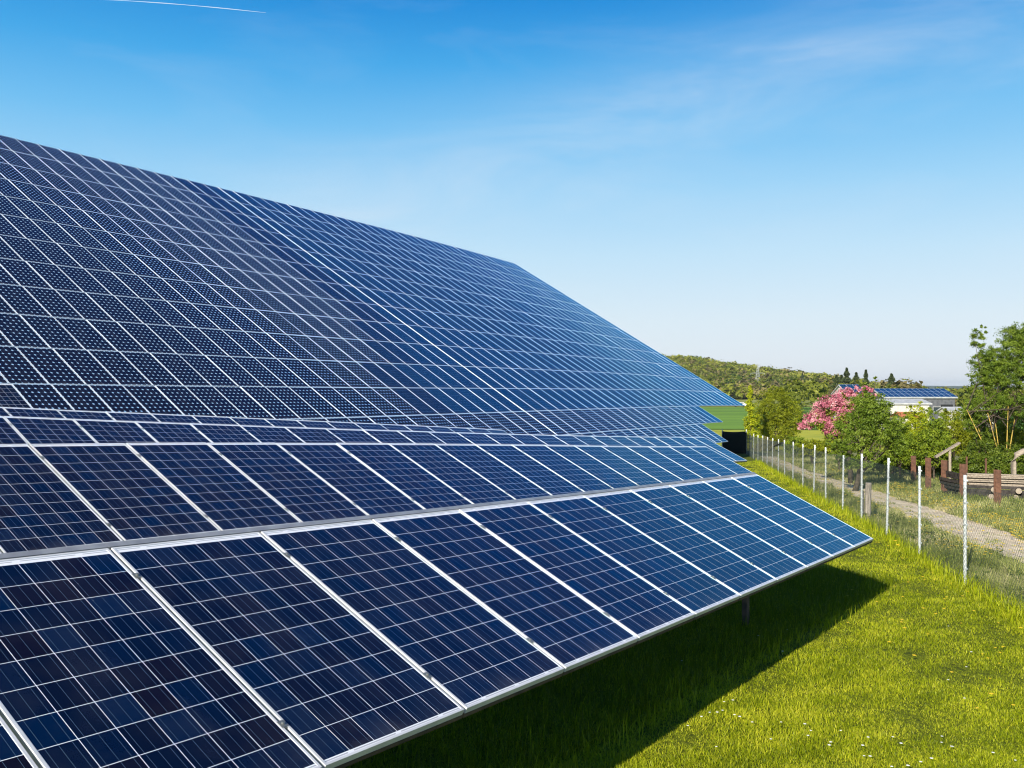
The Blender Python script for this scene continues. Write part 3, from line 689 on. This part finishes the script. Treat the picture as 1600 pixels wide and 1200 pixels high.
# tall sparse tree with lichen-yellow stems
d = 41.; rg = np.random.default_rng(77); bx = px(1572, d); g = gz(bx, d)
tt = empty('tall_tree', (bx, d, g)); tag(tt, 'tall airy tree with several yellow lichened stems at the right edge', 'tree')
TB = [bl(1528, 530, d, 12, 24), bl(1545, 560, d, 22, 22), bl(1585, 540, d, 30, 32), bl(1612, 570, d, 34, 40), bl(1535, 590, d, 26, 18), bl(1570, 590, d, 34, 26), bl(1545, 625, d, 32, 24), bl(1590, 630, d, 34, 26), bl(1625, 620, d, 30, 34), bl(1520, 606, d, 12, 8), bl(1537, 512, d, 8, 8)]
TB += [bl(1520, 650, d, 22, 24)]
TB += [bl(1600, 530, d, 30, 26), bl(1550, 575, d, 34, 28)]
V, F, T, C = leaves(TB, 80000, .068, rg, clump=.16, shell=.2, nclump=1000); np_mesh('crown', V, F, LM['tree'], tt, T, base=tt.location)
for k in range(9):
    b = MB(); a = (k-4)/4; bs = Vector((bx+a*.45, d+rg.normal()*.25, g-.1)); tp = Vector((bx+a*1.5+rg.normal()*.25, d+rg.normal()*.4, CZ+rg.uniform(-1.5, .0))); tp.x += a*.7; md_ = bs.lerp(tp, .45)+Vector((-a*.25+rg.normal()*.08, 0, 0))
    b.tube([bs, bs.lerp(md_, .5)+Vector((rg.normal()*.05, 0, 0)), md_, tp], [.042, .036, .026, .014], 7)
    b.build('stem', M_lich, tt, smooth=True); b = MB()
    up_ = C[C[:, 2] > CZ-1.2]
    for q in range(5):
        c = up_[rg.integers(len(up_))]; s = md_.lerp(tp, rg.uniform(.5, 1)); b.tube([s, s.lerp(Vector(c), .5)+Vector((0, 0, .1)), Vector(c)], [.026, .018, .005], 5)
    b.build('branch', M_bark, tt, smooth=True)
# ------------------------------------------------------------------ far hill and its wood
AX = np.array([-400, 60, 100, 160, 220, 274, 330, 400, 700, 2600.]); AZ_ = np.array([31, 31, 30, 26, 17, 8.5, 1.5, -1.5, -3, -3.])
def hill_z(x, y):
    return -3.4+np.interp(x, AX, AZ_)*smooth(500, 880, y)*1.0+np.sin(x*.03)*np.sin(y*.02+1)*1.0*smooth(520, 640, y)-smooth(980, 1500, y)*12
HXs = np.arange(-420, 900, 20.); HYs = np.arange(470, 1500, 20.); A_, B_ = np.meshgrid(HXs, HYs, indexing='ij')
V = np.stack([A_, B_, hill_z(A_, B_)], -1).reshape(-1, 3); ny_ = len(HYs); I = (np.arange(len(HXs)-1)[:, None]*ny_+np.arange(ny_-1)[None]).ravel()
hm = noisy('wooded_hill_floor', (.05, .07, .015), (.10, .11, .03), .03, .95, 6, 'World')
tag(np_mesh('hills', V, np.stack([I, I+ny_, I+ny_+1, I+1], 1), hm, smooth=True), kind='structure')
V = []; F = []; xs = np.linspace(-1500, 6500, 120); rgf = np.random.default_rng(4)
hp = 14+10*np.sin(xs/700+1)+6*np.sin(xs/260)+rgf.normal(0, .7, len(xs))
for i, x in enumerate(xs):
    V += [(x, 3600, -6), (x, 3900, hp[i]*.75), (x, 4300, hp[i]+CZ), (x, 5600, -6)]
    if i: F += [((i-1)*4+j, i*4+j, i*4+j+1, (i-1)*4+j+1) for j in range(3)]
tag(np_mesh('hills', V, F, noisy('far_ridge', (.03, .05, .02), (.06, .08, .03), .01, .95, 6, 'World'), smooth=False), kind='structure')
def wood(name, label, pts, m, seed, size=1.15, nl=110):
    rg = np.random.default_rng(seed); VV = []; FF = []; TT = []; o = 0
    for (x, y, z, h, r) in pts:
        n = nl; bb = [(x, y, z+h*.6, r, r, h*.42), (x+rg.normal()*r*.3, y, z+h*.72, r*.7, r*.7, h*.28)]
        V, F, T, C = leaves(bb, n, size*r/3.2, rg, clump=.30, shell=.6, nclump=14, up=.6, tone_spread=.2, aspect=.9, out=1.3)
        tb = np.clip(.3+.25*math.sin(x*.021+y*.013)+.22*rg.normal(), 0, .75); VV.append(V); FF.append(F+o); TT.append(np.clip(tb+T*.25, 0, 1)); o += len(V)
    return np_mesh(name, np.concatenate(VV), np.concatenate(FF), LM[m], None, np.concatenate(TT))
rg = np.random.default_rng(99); PT = {'wood': [], 'brown': [], 'deep': []}
for k in range(3400):
    y = 505+400*rg.random()**1.25; x = rg.uniform(.14, .36)*y if rg.random() < .8 else rg.uniform(.36, .62)*y
    h = rg.uniform(6, 10.5)*(1-.45*max(0, min(1, (x/y-.33)/.08))); r = rg.uniform(2.2, 5.6); z = float(hill_z(x, y))
    u = rg.random(); low = y < 560
    PT['brown' if u < (.35 if low else .14)+.1*(math.sin(x*.05) > .6) else ('deep' if u > .92 else 'wood')].append((x, y, z, h, r))
o = wood('forest', '', PT['wood'], 'wood', 1, nl=95); tag(o, 'broad spring green wood covering the far hillside', 'forest', kind='stuff')
o = wood('forest', '', PT['brown'], 'brown', 2, nl=80); tag(o, 'brownish still bare trees scattered through the far wood', 'forest', kind='stuff')
o = wood('forest', '', PT['deep'], 'deep', 3, nl=95); tag(o, 'dark green trees dotted through the far wood', 'forest', kind='stuff')
P2 = []; P3 = []
for k in range(210):
    y = rg.uniform(215, 420); p_ = rg.uniform(1225, 1760); x = px(p_, y); h = (rg.uniform(6.5, 9.5) if p_ < 1350 else rg.uniform(4.0, 6.3)+(2.6 if 1365 < p_ < 1435 else 0)); (P3 if rg.random() < .25 else P2).append((x, y, gz(x, y), h, rg.uniform(1.8, 3.2)))
tag(wood('tree_belt', '', P2, 'wood', 8, nl=170), 'green belt of small trees across the plain behind the solar roofed barn', 'trees', kind='stuff')
tag(wood('tree_belt', '', P3, 'brown', 9, nl=150), 'brown twiggy trees mixed into the belt across the plain', 'trees', kind='stuff')
CF = [(1307, 586, 250, 5.5, 'dark spruce left of the pair, above the pink blossom tree'), (1323, 575, 255, 5, 'tallest dark spruce behind the pink blossom'), (1338, 582, 250, 4.5, 'dark spruce right of the tallest one behind the blossom'), (1353, 578, 245, 3.2, 'narrow dark spruce standing alone above the drooping green tree'), (1393, 584, 240, 6, 'dark conical spruce above the left end of the solar roof'), (1315, 586, 262, 5, 'smaller dark spruce between the two taller ones'), (1254, 583, 600, 4, 'lone dark tree at the right shoulder of the wooded hill')]
for i, (a, yt, d, rx, lab) in enumerate(CF):
    if i == 6: rx = 3.5
    s = d/1453; x = px(a, d); g = gz(x, d) if d < 500 else float(hill_z(x, d)); zt = CZ-(yt-607)*s; H_ = zt-g; rg2 = np.random.default_rng(100+i)
    root = empty('spruce', (x, d, g)); tag(root, lab, 'tree', 'dark spruces beyond the blossom tree')
    n = 6000; f = rg2.random(n)**.9; ang = rg2.random(n)*6.283; rr = (1-f)**.65*rx*s*2.9*(.75+.35*np.sin(f*38))*rg2.uniform(.35, 1.0, n)
    P = np.stack([x+rr*np.cos(ang), d+rr*np.sin(ang), g+H_*(.10+.90*f)-rr*.25], 1); nr = rg2.normal(size=(n, 3)); nr[:, 2] += 1; nr /= np.linalg.norm(nr, axis=1)[:, None]; a_ = np.cross(nr, rg2.normal(size=(n, 3))); a_ /= np.linalg.norm(a_, axis=1)[:, None]; b__ = np.cross(nr, a_); ss = .32*rg2.uniform(.6, 1.3, n)[:, None]
    ii = np.arange(n); np_mesh('crown', np.concatenate([P-a_*ss, P-b__*ss*.5, P+a_*ss, P+b__*ss*.5]), np.stack([ii, ii+n, ii+2*n, ii+3*n], 1), LM['dark'], root, rg2.random(n), base=root.location)
    b = MB(); b.tube([(x, d, g-.2), (x, d, g+H_*.95)], [.25, .04], 6); b.build('trunk', M_bark, root)
# ------------------------------------------------------------------ pylons
M_pyl = mat('pylon_steel', (.34, .37, .36), .6, .2)
def pylon(pxx, ytop, d, label, wB, arms):
    s = d/1453; x = px(pxx, d); g = float(hill_z(x, d)); zt = CZ-(ytop-607)*s; H_ = zt-g; b = MB(); r = .075*d/600
    def hw(f): return wB*(1-f)**1.3*.5+.28
    n = 12; lv = [g+H_*i/n for i in range(n+1)]
    for sx_ in (-1, 1):
        for sy in (-1, 1):
            b.tube([(x+sx_*hw(i/n), d+sy*hw(i/n), lv[i]) for i in range(n+1)], r, 4)
    for i in range(n):
        for sy in (-1, 1):
            b.tube([(x-hw(i/n), d+sy*hw(i/n), lv[i]), (x+hw((i+1)/n), d+sy*hw((i+1)/n), lv[i+1])], r*.7, 4)
            b.tube([(x+hw(i/n), d+sy*hw(i/n), lv[i]), (x-hw((i+1)/n), d+sy*hw((i+1)/n), lv[i+1])], r*.7, 4)
    root = empty('pylon', (x, d, g)); tag(root, label, 'pylon', 'lattice power pylons'); b.build('tower', M_pyl, root)
    for f, w in arms:
        b = MB(); z = g+H_*f
        for sg in (-1, 1):
            b.tube([(x, d, z+.9), (x+sg*w, d, z)], r*.8, 4); b.tube([(x, d, z-.1), (x+sg*w, d, z)], r*.8, 4); b.tube([(x+sg*w, d, z), (x+sg*w, d, z-1.1)], r*.9, 4)
        b.build('cross_arm', M_pyl, root)
pylon(1184, 569, 560, 'pale lattice pylon in front of the wooded hill, right and taller of two', 4.5, ((.97, 1.6), (.72, 4.2), (.45, 3.2)))
pylon(1147, 590, 620, 'smaller faint lattice pylon left of the taller one', 3.5, ((.86, 3.6), (.62, 4.6)))
# ------------------------------------------------------------------ buildings
M_wall = noisy('grey_cladding', (.06, .063, .075), (.10, .103, .115), 2, .8, 5); M_white = noisy('white_render', (.34, .33, .31), (.46, .45, .42), 3, .8, 5); M_tile = noisy('red_tiles', (.30, .09, .04), (.45, .16, .08), 4, .8, 5)
M_glass = mat('window_glass', (.02, .03, .04), .1, 0, .6); M_wr = noisy('pale_roof_sheet', (.30, .31, .32), (.42, .43, .44), 2, .6, 4)
M_roofpv = panel_mat('roof_panels', 'blue', w=.99, l=1.775)
def house(name, label, cat, xa, xb, y, dep, zb, ze, zr, wall, roof, over=.3, wins=(), door=None, pv=0, group=None):
    """long side faces the viewer; gable roof with the ridge along it"""
    root = empty(name, ((xa+xb)/2, y, zb)); tag(root, label, cat, group)
    b = MB(); b.box((xa, y, zb-.3), (xb, y+dep, ze)); yr = y+dep/2
    for xx in (xa, xb): b.add([(xx, y, ze), (xx, y+dep, ze), (xx, yr, zr-.12)], [(0, 1, 2)])
    b.build('wall', wall, root)
    b = MB(); t = .16; k = (zr-ze)/(dep/2)
    for sg in (-1, 1):
        ye_ = yr+sg*(dep/2+over); z_ = ze-over*k
        vs = [(xa-over, ye_, z_), (xb+over, ye_, z_), (xb+over, yr, zr), (xa-over, yr, zr)]; vs += [(a, c, e+t) for a, c, e in vs]
        b.add(vs, [(0, 3, 2, 1), (4, 5, 6, 7), (0, 1, 5, 4), (1, 2, 6, 5), (2, 3, 7, 6), (3, 0, 4, 7)])
    rf = b.build('roof', roof, root)
    if pv:
        T = Vector((0, 1, k)).normalized(); Nn = Vector((1, 0, 0)).cross(T); Ls = (dep/2+over)/T.y; npx = int((xb-xa+2*over-.1)/1.0); npy = max(1, int((Ls-.05)/1.8)); sx2 = (xb-xa+2*over-.1)/npx; sy2 = (Ls-.1)/npy
        for j in range(npy):
            for i in range(npx):
                o_ = Vector((xa-over+.05+i*sx2, y-over, ze-over*k+t))+T*(.06+j*sy2)+Nn*.06
                M = Matrix((Vector((1, 0, 0)), T, Nn)).transposed().to_4x4(); M.translation = o_; M = M @ Matrix.Diagonal((sx2/1.0, sy2/1.80, 1, 1))
                if i+j*npx < 100:
                    q = bpy.data.objects.new('roof_panel', ME_WH['blue']); COL.objects.link(q); q.parent = root; q.matrix_basis = Matrix.Translation(-root.location) @ M
    for (x0_, z0_, w, h) in wins:
        b = MB(); b.box((x0_, y-.05, z0_), (x0_+w, y-.004, z0_+h)); f = b.build('window', M_white if wall is not M_white else M_wall, root)
        b = MB(); b.box((x0_+.08, y-.07, z0_+.08), (x0_+w-.08, y-.052, z0_+h-.08)); b.build('pane', M_glass, root); 
    if door:
        x0_, w, h = door; b = MB(); b.box((x0_, y-.06, zb), (x0_+w, y-.004, zb+h)); b.build('door', M_dark, root)
    return root
D = 172.; xa, xb = px(1383, D), px(1492, D); g = gz(xa, D); ze = CZ-(621-607)/1453*D; zr = CZ-(608.5-607)/1453*(D+5)
house('barn', 'long grey barn whose whole roof is covered with blue solar panels', 'barn', xa, xb, D, 10.5, g, ze, zr, M_wall, M_wr, .4, [(xa+1+2.6*i, g+1.6, 1.6, 1.0) for i in range(4)], (xb-2.6, 2.2, 3), pv=1)
D = 176.; xa, xb = px(1324, D), px(1352, D); g = gz(xa, D)
house('house', 'house with a blue solar roof showing behind the pink blossom', 'house', xa, xb, D, 8, g, CZ-(616-607)/1453*D, CZ-(602-607)/1453*(D+4), M_white, M_wr, .3, [(xa+.8+1.5*i, g+2.2, .9, 1.2) for i in range(3)], (xa+.2, .9, 2), pv=1)
D = 132.; xa, xb = px(1388, D), px(1452, D); g = gz(xa, D)
house('low_building', 'low white building with a pale shallow roof in front of the barn', 'building', xa, xb, D, 6, g, CZ-(631-607)/1453*D, CZ-(624.5-607)/1453*(D+3), M_white, M_wr, .3, [(xa+.6+1.5*i, g+1.2, .8, .8) for i in range(3)], (xb-1.2, .9, 1.9))
D = 112.; xa, xb = px(1410, D), px(1434, D); g = gz(xa, D)
house('tiled_shed', 'small shed with a red tiled roof before the white building', 'shed', xa, xb, D, 3, g, CZ-(652-607)/1453*D, CZ-(645-607)/1453*(D+1.5), M_white, M_tile, .2, [], (xa+.4, .7, 1.4))
D = 125.; xa, xb = px(1482, D), px(1508, D); g = gz(xa, D)
house('garden_shed', 'white garden shed left of the tall tree, behind the shrubs', 'shed', xa, xb, D, 3, g, CZ-(643-607)/1453*D, CZ-(637-607)/1453*(D+1.5), M_white, M_wr, .2, [(xa+.5, g+.8, .6, .6)], None)
D = 120.; xa, xb = px(1520, D), px(1552, D); g = gz(xa, D)
house('caravan', 'white flat roofed caravan partly hidden by the tall tree', 'caravan', xa, xb, D, 2.4, g, CZ-(640-607)/1453*D, CZ-(638-607)/1453*(D+1.2), M_white, M_wr, .05, [(xa+.3, g+1.6, .7, .6), (xa+1.4, g+1.6, .7, .6)], None)
# ------------------------------------------------------------------ white car on the field track
D = 300.; x = px(1155, D); g = gz(x, D)+.12; car = empty('parked_car', (x, D, g)); tag(car, 'small white car on the far field track beyond the array corner', 'car')
M_cw = mat('white_car_paint', (.8, .8, .8), .25, 0, .5); b = MB(); pr_ = [(-2.1, .35), (-2.1, .8), (-1.95, .95), (-1.2, 1.0), (-.6, 1.5), (1.0, 1.52), (1.7, 1.05), (2.1, .95), (2.15, .4)]
n = len(pr_); vs = [(x+a, D-.85, g+z) for a, z in pr_]+[(x+a, D+.85, g+z) for a, z in pr_]
b.add(vs, [tuple(range(n)), tuple(reversed(range(n, 2*n)))]+[(i, i+n, (i+1) % n+n, (i+1) % n) for i in range(n)]); b.build('body', M_cw, car, bevel=.05)
b = MB(); b.add([(x-1.0, D-.87, g+1.02), (x+1.45, D-.87, g+1.05), (x+.95, D-.87, g+1.42), (x-.55, D-.87, g+1.42)], [(0, 1, 2, 3)]); o = b.build('side_window', M_glass, car); md = o.modifiers.new('s', 'SOLIDIFY'); md.thickness = .02
for wx in (-1.35, 1.35):
    b = MB(); b.tube([(x+wx, D-.9, g+.32), (x+wx, D-.7, g+.32)], .32, 16); b.build('wheel', M_dark, car)
# ------------------------------------------------------------------ contrail
b = MB(); dT = 12000.
def sp_(a, y, d): return (px(a, d), d, CZ+(607-y)/1453*d)
pts = [sp_(130+285*t, -4+22.5*t-2.5*math.sin(t*3.1), dT) for t in np.linspace(0, 1, 12)]
b.tube(pts, [4+1.2*math.sin(i*1.7) for i in range(11)]+[1.5], 6)
mc = bpy.data.materials.new('ice_cloud'); mc.use_nodes = True; t = mc.node_tree; t.nodes.clear(); df = N_(t, 'ShaderNodeBsdfDiffuse'); df.inputs[0].default_value = (.8, .8, .8, 1); tp = N_(t, 'ShaderNodeBsdfTransparent'); tl = N_(t, 'ShaderNodeBsdfTranslucent'); tl.inputs[0].default_value = (.8, .8, .8, 1)
ad = N_(t, 'ShaderNodeMixShader'); t.links.new(df.outputs[0], ad.inputs[1]); t.links.new(tl.outputs[0], ad.inputs[2]); mx = N_(t, 'ShaderNodeMixShader'); mx.inputs[0].default_value = .38; t.links.new(tp.outputs[0], mx.inputs[1]); t.links.new(ad.outputs[0], mx.inputs[2]); o_ = N_(t, 'ShaderNodeOutputMaterial'); t.links.new(mx.outputs[0], o_.inputs[0])
tag(b.build('contrail', mc, loc=pts[6], smooth=True), 'thin white contrail in the upper left of the blue sky', 'contrail')
# ------------------------------------------------------------------ grass
def blades(x, y, h, wd, rg, tone, lean=.45):
    n = len(x); z = ground_z(x, y)-.004; a = rg.random(n)*6.283; c, s = np.cos(a), np.sin(a); la = rg.random(n)*6.283; ln = np.abs(rg.normal(0, lean, n))
    dx, dy = np.cos(la)*ln*h, np.sin(la)*ln*h
    f = [(0, 1, 0), (.45, .85, .22), (.8, .55, .6), (1.0, .12, 1.0)]; V = []
    for (k, w, l) in f:
        for sg in (-1, 1):
            V.append(np.stack([x+sg*c*wd*w*.5+dx*l, y+sg*s*wd*w*.5+dy*l, z+h*k*(1-.25*ln*k)], 1))
    V = np.concatenate(V); i = np.arange(n); F = np.concatenate([np.stack([i+2*k*n, i+(2*k+1)*n, i+(2*k+3)*n, i+(2*k+2)*n], 1) for k in range(3)])
    return V, F, np.tile(tone, 3)
def pnoise(x, y, s, seed):
    rg = np.random.default_rng(seed); r = np.zeros_like(x)
    for k in range(7):
        a = rg.random()*6.283; f = s*rg.uniform(.5, 1.9); r += np.sin((x*math.cos(a)+y*math.sin(a))*f+rg.random()*6.283)
    return r/7
def seen(x, y, m=300):
    """keep what lies in or near the picture and is not under the panels for good"""
    u = 800+x/y*1453; z = ground_z(x, y); v = 607+(CZ-z)/y*1453
    edge = 1198-.4185*(u-512)-40; edge = np.where(u > 1366, 600, edge); edge = np.where((u > 1120) & (u <= 1366), np.minimum(edge, 660+(u-1130)*.60), edge)
    return (u > -100) & (u < 1600+m) & (v < 1200+m) & (v > edge)
def fence_side(x, y): return ((x-FX0)*FDY-(y-FY0)*FDX)/50.9
G_lawn = leafmat('lawn_blades', (.06, .095, .002), (.29, .345, .005), (.60, .58, .04), .45, .45)
G_rough = leafmat('meadow_blades', (.14, .17, .03), (.32, .34, .10), (.62, .54, .32), .35, .6)
rg = np.random.default_rng(5)
N = 1800000; y = 4.2+(62-4.2)*rg.random(N)**2.6; x = rg.uniform(-.42, .62, N)*y
k = seen(x, y) & (fence_side(x, y) < .12); x, y = x[k], y[k]
# thin out so that density falls with distance
fs = fence_side(x, y); sh = pnoise(x, y, 2.2, 3); tu = np.clip(pnoise(x, y, 9, 4)*2, -1, 1)
under = np.clip(1-(np.abs((x+.79)*.83-(y-3.96)*.557)-0)/1.3, 0, 1)      # longer along the edge of the panels
near_f = np.clip(1-np.abs(fs)/.5, 0, 1)
h = np.maximum(.021, .026+.003*sh+.009*tu)*rg.uniform(.6, 1.5, len(x))*(1+1.8*near_f+.3*under); h *= 1+.012*(y-6)
wd = .0038*(1+.055*(y-6))*rg.uniform(.7, 1.3, len(x))
tone = np.clip(.57+.22*pnoise(x, y, 1.1, 8)+.30*pnoise(x, y, 7, 9)+rg.normal(0, .24, len(x)), 0, 1)
V, F, T = blades(x, y, h, wd, rg, tone, .95); print('lawn blades', len(x))
tag(np_mesh('grass', V, F, G_lawn, None, T), 'bright mown lawn grass between the solar panels and the fence', 'grass', kind='stuff')
# long blades in the shade of the table edge and along the fence
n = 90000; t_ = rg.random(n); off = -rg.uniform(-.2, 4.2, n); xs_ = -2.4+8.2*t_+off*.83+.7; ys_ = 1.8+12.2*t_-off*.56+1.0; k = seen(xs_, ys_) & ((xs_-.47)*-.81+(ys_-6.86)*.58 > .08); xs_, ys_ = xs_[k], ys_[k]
Vs, Fs, Ts = blades(xs_, ys_, rg.uniform(.06, .20, len(xs_)), np.full(len(xs_), .006), rg, rg.uniform(0, .25, len(xs_)), .5)  # dark tones only inside the table's cast shadow: shade painted into these blades
n = 5000; t_ = rg.random(n); off = rg.normal(-.5, .35, n); x = -.9+6.9*t_*1.0+off*.83+.5; y = 3.9+9.3*t_-off*.56+.9; k = seen(x, y) & ((x-.47)*-.81+(y-6.86)*.58 > -.12); x, y = x[k], y[k]
V, F, T = blades(x, y, rg.uniform(.06, .20, len(x)), np.full(len(x), .005), rg, rg.uniform(.1, .8, len(x)), .5)
n = 5000; d = 12+50*rg.random(n)**1.5; x = FX0+(d-FY0)*.192+rg.normal(0, .12, n); y = d
V2, F2, T2 = blades(x, y, rg.uniform(.10, .30, n), np.full(n, .008)*(1+d*.02), rg, rg.uniform(.2, .8, n), .4)
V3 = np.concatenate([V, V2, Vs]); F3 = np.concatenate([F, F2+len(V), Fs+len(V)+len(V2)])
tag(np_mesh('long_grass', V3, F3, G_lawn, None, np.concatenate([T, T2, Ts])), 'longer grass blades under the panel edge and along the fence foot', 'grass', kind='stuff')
# rough meadow grass outside
N = 330000; y = 11.5+(70-11.5)*rg.random(N)**1.7; x = FX0+(y-FY0)*.192+rg.uniform(.02, 1, N)**1.1*(8.5+y*.08)
u = 800+x/y*1453; k = (u < 1740); x, y = x[k], y[k]
pd = np.array(PTH1)-np.array(PTH0); pl = np.linalg.norm(pd); tpar = ((x-PTH0[0])*pd[0]+(y-PTH0[1])*pd[1])/pl**2; off = ((x-PTH0[0])*pd[1]-(y-PTH0[1])*pd[0])/pl-(.5*np.sin(tpar*5+.6)-.1)
onp = np.abs(off) < .72+.15*pnoise(x, y, 4, 12); keep = ~onp | (rg.random(len(x)) < .35*(pnoise(x, y, 5, 13) > .16)+.25*(np.abs(off) < .16)*(pnoise(x, y, 3, 14) > .1))
x, y, onp = x[keep], y[keep], onp[keep]
cl = np.clip(.5+1.8*pnoise(x, y, 3.4, 15), 0, 1); h = (.04+.20*cl)*rg.uniform(.5, 1.4, len(x)); h[onp] *= .35
wd = .008*(1+.035*(y-12)); tone = np.clip(.45+.7*pnoise(x, y, 1.3, 16)-.25*(cl-.5)+rg.normal(0, .22, len(x)), 0, 1)
V, F, T = blades(x, y, h, wd, rg, tone, .6); tag(np_mesh('meadow_grass', V, F, G_rough, None, T), 'rough greyish meadow grass and weeds outside the fence beside the gravel path', 'grass', kind='stuff')
# broad-leaved weeds in loose patches
n = 1500; y = 12.5+48*rg.random(n)**1.3; x = FX0+(y-FY0)*.192+.15+rg.random(n)**1.1*7.5; k = pnoise(x, y, 1.3, 41) > .0; x, y = x[k], y[k]
VV = []; FF = []; TT = []; o = 0
for a, b_ in zip(x, y):
    tpar = ((a-PTH0[0])*pd[0]+(b_-PTH0[1])*pd[1])/pl**2; off = ((a-PTH0[0])*pd[1]-(b_-PTH0[1])*pd[0])/pl-(.5*math.sin(tpar*5+.6)-.1)
    if abs(off) < 1.0: continue
    r = rg.uniform(.08, .28); V, F, T, C = leaves([(a, b_, gz(a, b_)+r*.5, r, r, r*.7)], 60, .05, rg, clump=.4, nclump=6, shell=.1); VV.append(V); FF.append(F+o); TT.append(T*.7); o += len(V)
tag(np_mesh('weeds', np.concatenate(VV), np.concatenate(FF), leafmat('weed_leaves', (.07, .11, .02), (.17, .22, .04), (.36, .37, .10)), None, np.concatenate(TT)), 'leafy green weeds in loose patches between fence and gravel path', 'weeds', kind='stuff')
# flowers
def flowers(name, label, x, y, hh, r, col, petals=7):
    m = mat(name+'_petals', col, .6); n = len(x); z = ground_z(x, y)+hh; V = []; F = []; i = np.arange(n)
    V.append(np.stack([x, y, z+r*.25], 1))
    for k in range(petals):
        a = 6.283*k/petals; V.append(np.stack([x+r*math.cos(a), y+r*math.sin(a), z+0*x], 1))
    for k in range(petals): F.append(np.stack([i, i+(k+1)*n, i+((k+1) % petals+1)*n], 1))
    tag(np_mesh(name, np.concatenate(V), np.concatenate(F), m), label, 'flowers', kind='stuff')
n = 3200; y = 18+40*rg.random(n)**1.4; side = rg.random(n) < .75; x = PTH0[0]+(y-PTH0[1])*.1864+np.where(side, rg.normal(1.7, .5, n), rg.normal(-.7, .6, n)); k = pnoise(x, y, 2, 31) > -.1; x, y = x[k], y[k]
n2 = 200; y2 = 8+38*rg.random(n2)**1.3; x2 = FX0+(y2-FY0)*.192-np.abs(rg.normal(0, 1.2, n2))-.1; k = seen(x2, y2, 0)
xx = np.concatenate([x, x2[k]]); yy = np.concatenate([y, y2[k]]); flowers('dandelions', 'yellow dandelion heads scattered along the path and the lawn edge', xx, yy, np.concatenate([rg.uniform(.10, .26, len(x)), rg.uniform(.05, .10, len(xx)-len(x))]), np.concatenate([rg.uniform(.022, .038, len(x)), rg.uniform(.014, .024, len(xx)-len(x))]), (.75, .50, .01))
n = 60; a = rg.normal(0, .5, n); x = np.concatenate([2.9+rg.normal(0, .55, 28), 1.9+rg.normal(0, .25, 12), rg.uniform(1.5, 5.5, 14)]); y = np.concatenate([7.1+rg.normal(0, .3, 28), 7.9+rg.normal(0, .3, 12), rg.uniform(6.8, 13, 14)])
flowers('daisies', 'small white daisies sprinkled through the near lawn', x, y, rg.uniform(.055, .085, len(x)), rg.uniform(.009, .014, len(x)), (.8, .8, .78), 8)
for (a, b_, h, lab) in ((1404, 873, .25, 'tall dandelion with yellow head on a bare stem by the fence'),):
    x, y = at(a, b_); g = gz(x, y); root = empty('dandelion', (x, y, g)); tag(root, lab, 'flower'); b = MB(); b.tube([(x, y, g), (x-.02, y, g+h)], .006, 5); b.build('stalk', LM['olive'], root)
    b = MB(); b.tube([(x-.02, y, g+h), (x-.02, y, g+h+.012), (x-.02, y, g+h+.02)], [.012, .03, .008], 9); b.build('flower_head', mat('dandelion_yellow', (.75, .5, .01), .6), root)

# ------------------------------------------------------------------ air
hz_ = MB(); hz_.box((-6500, -500, -40), (7500, 9500, 70)); mh = bpy.data.materials.new('haze'); mh.use_nodes = True; t = mh.node_tree; t.nodes.clear()
pv_ = N_(t, 'ShaderNodeVolumePrincipled'); pv_.inputs['Color'].default_value = (.80, .90, 1.0, 1); pv_.inputs['Density'].default_value = .00008; pv_.inputs['Anisotropy'].default_value = .2
oo = N_(t, 'ShaderNodeOutputMaterial'); t.links.new(pv_.outputs[0], oo.inputs['Volume'])
tag(hz_.build('haze', mh), kind='stuff', label='thin pale haze over the plain')
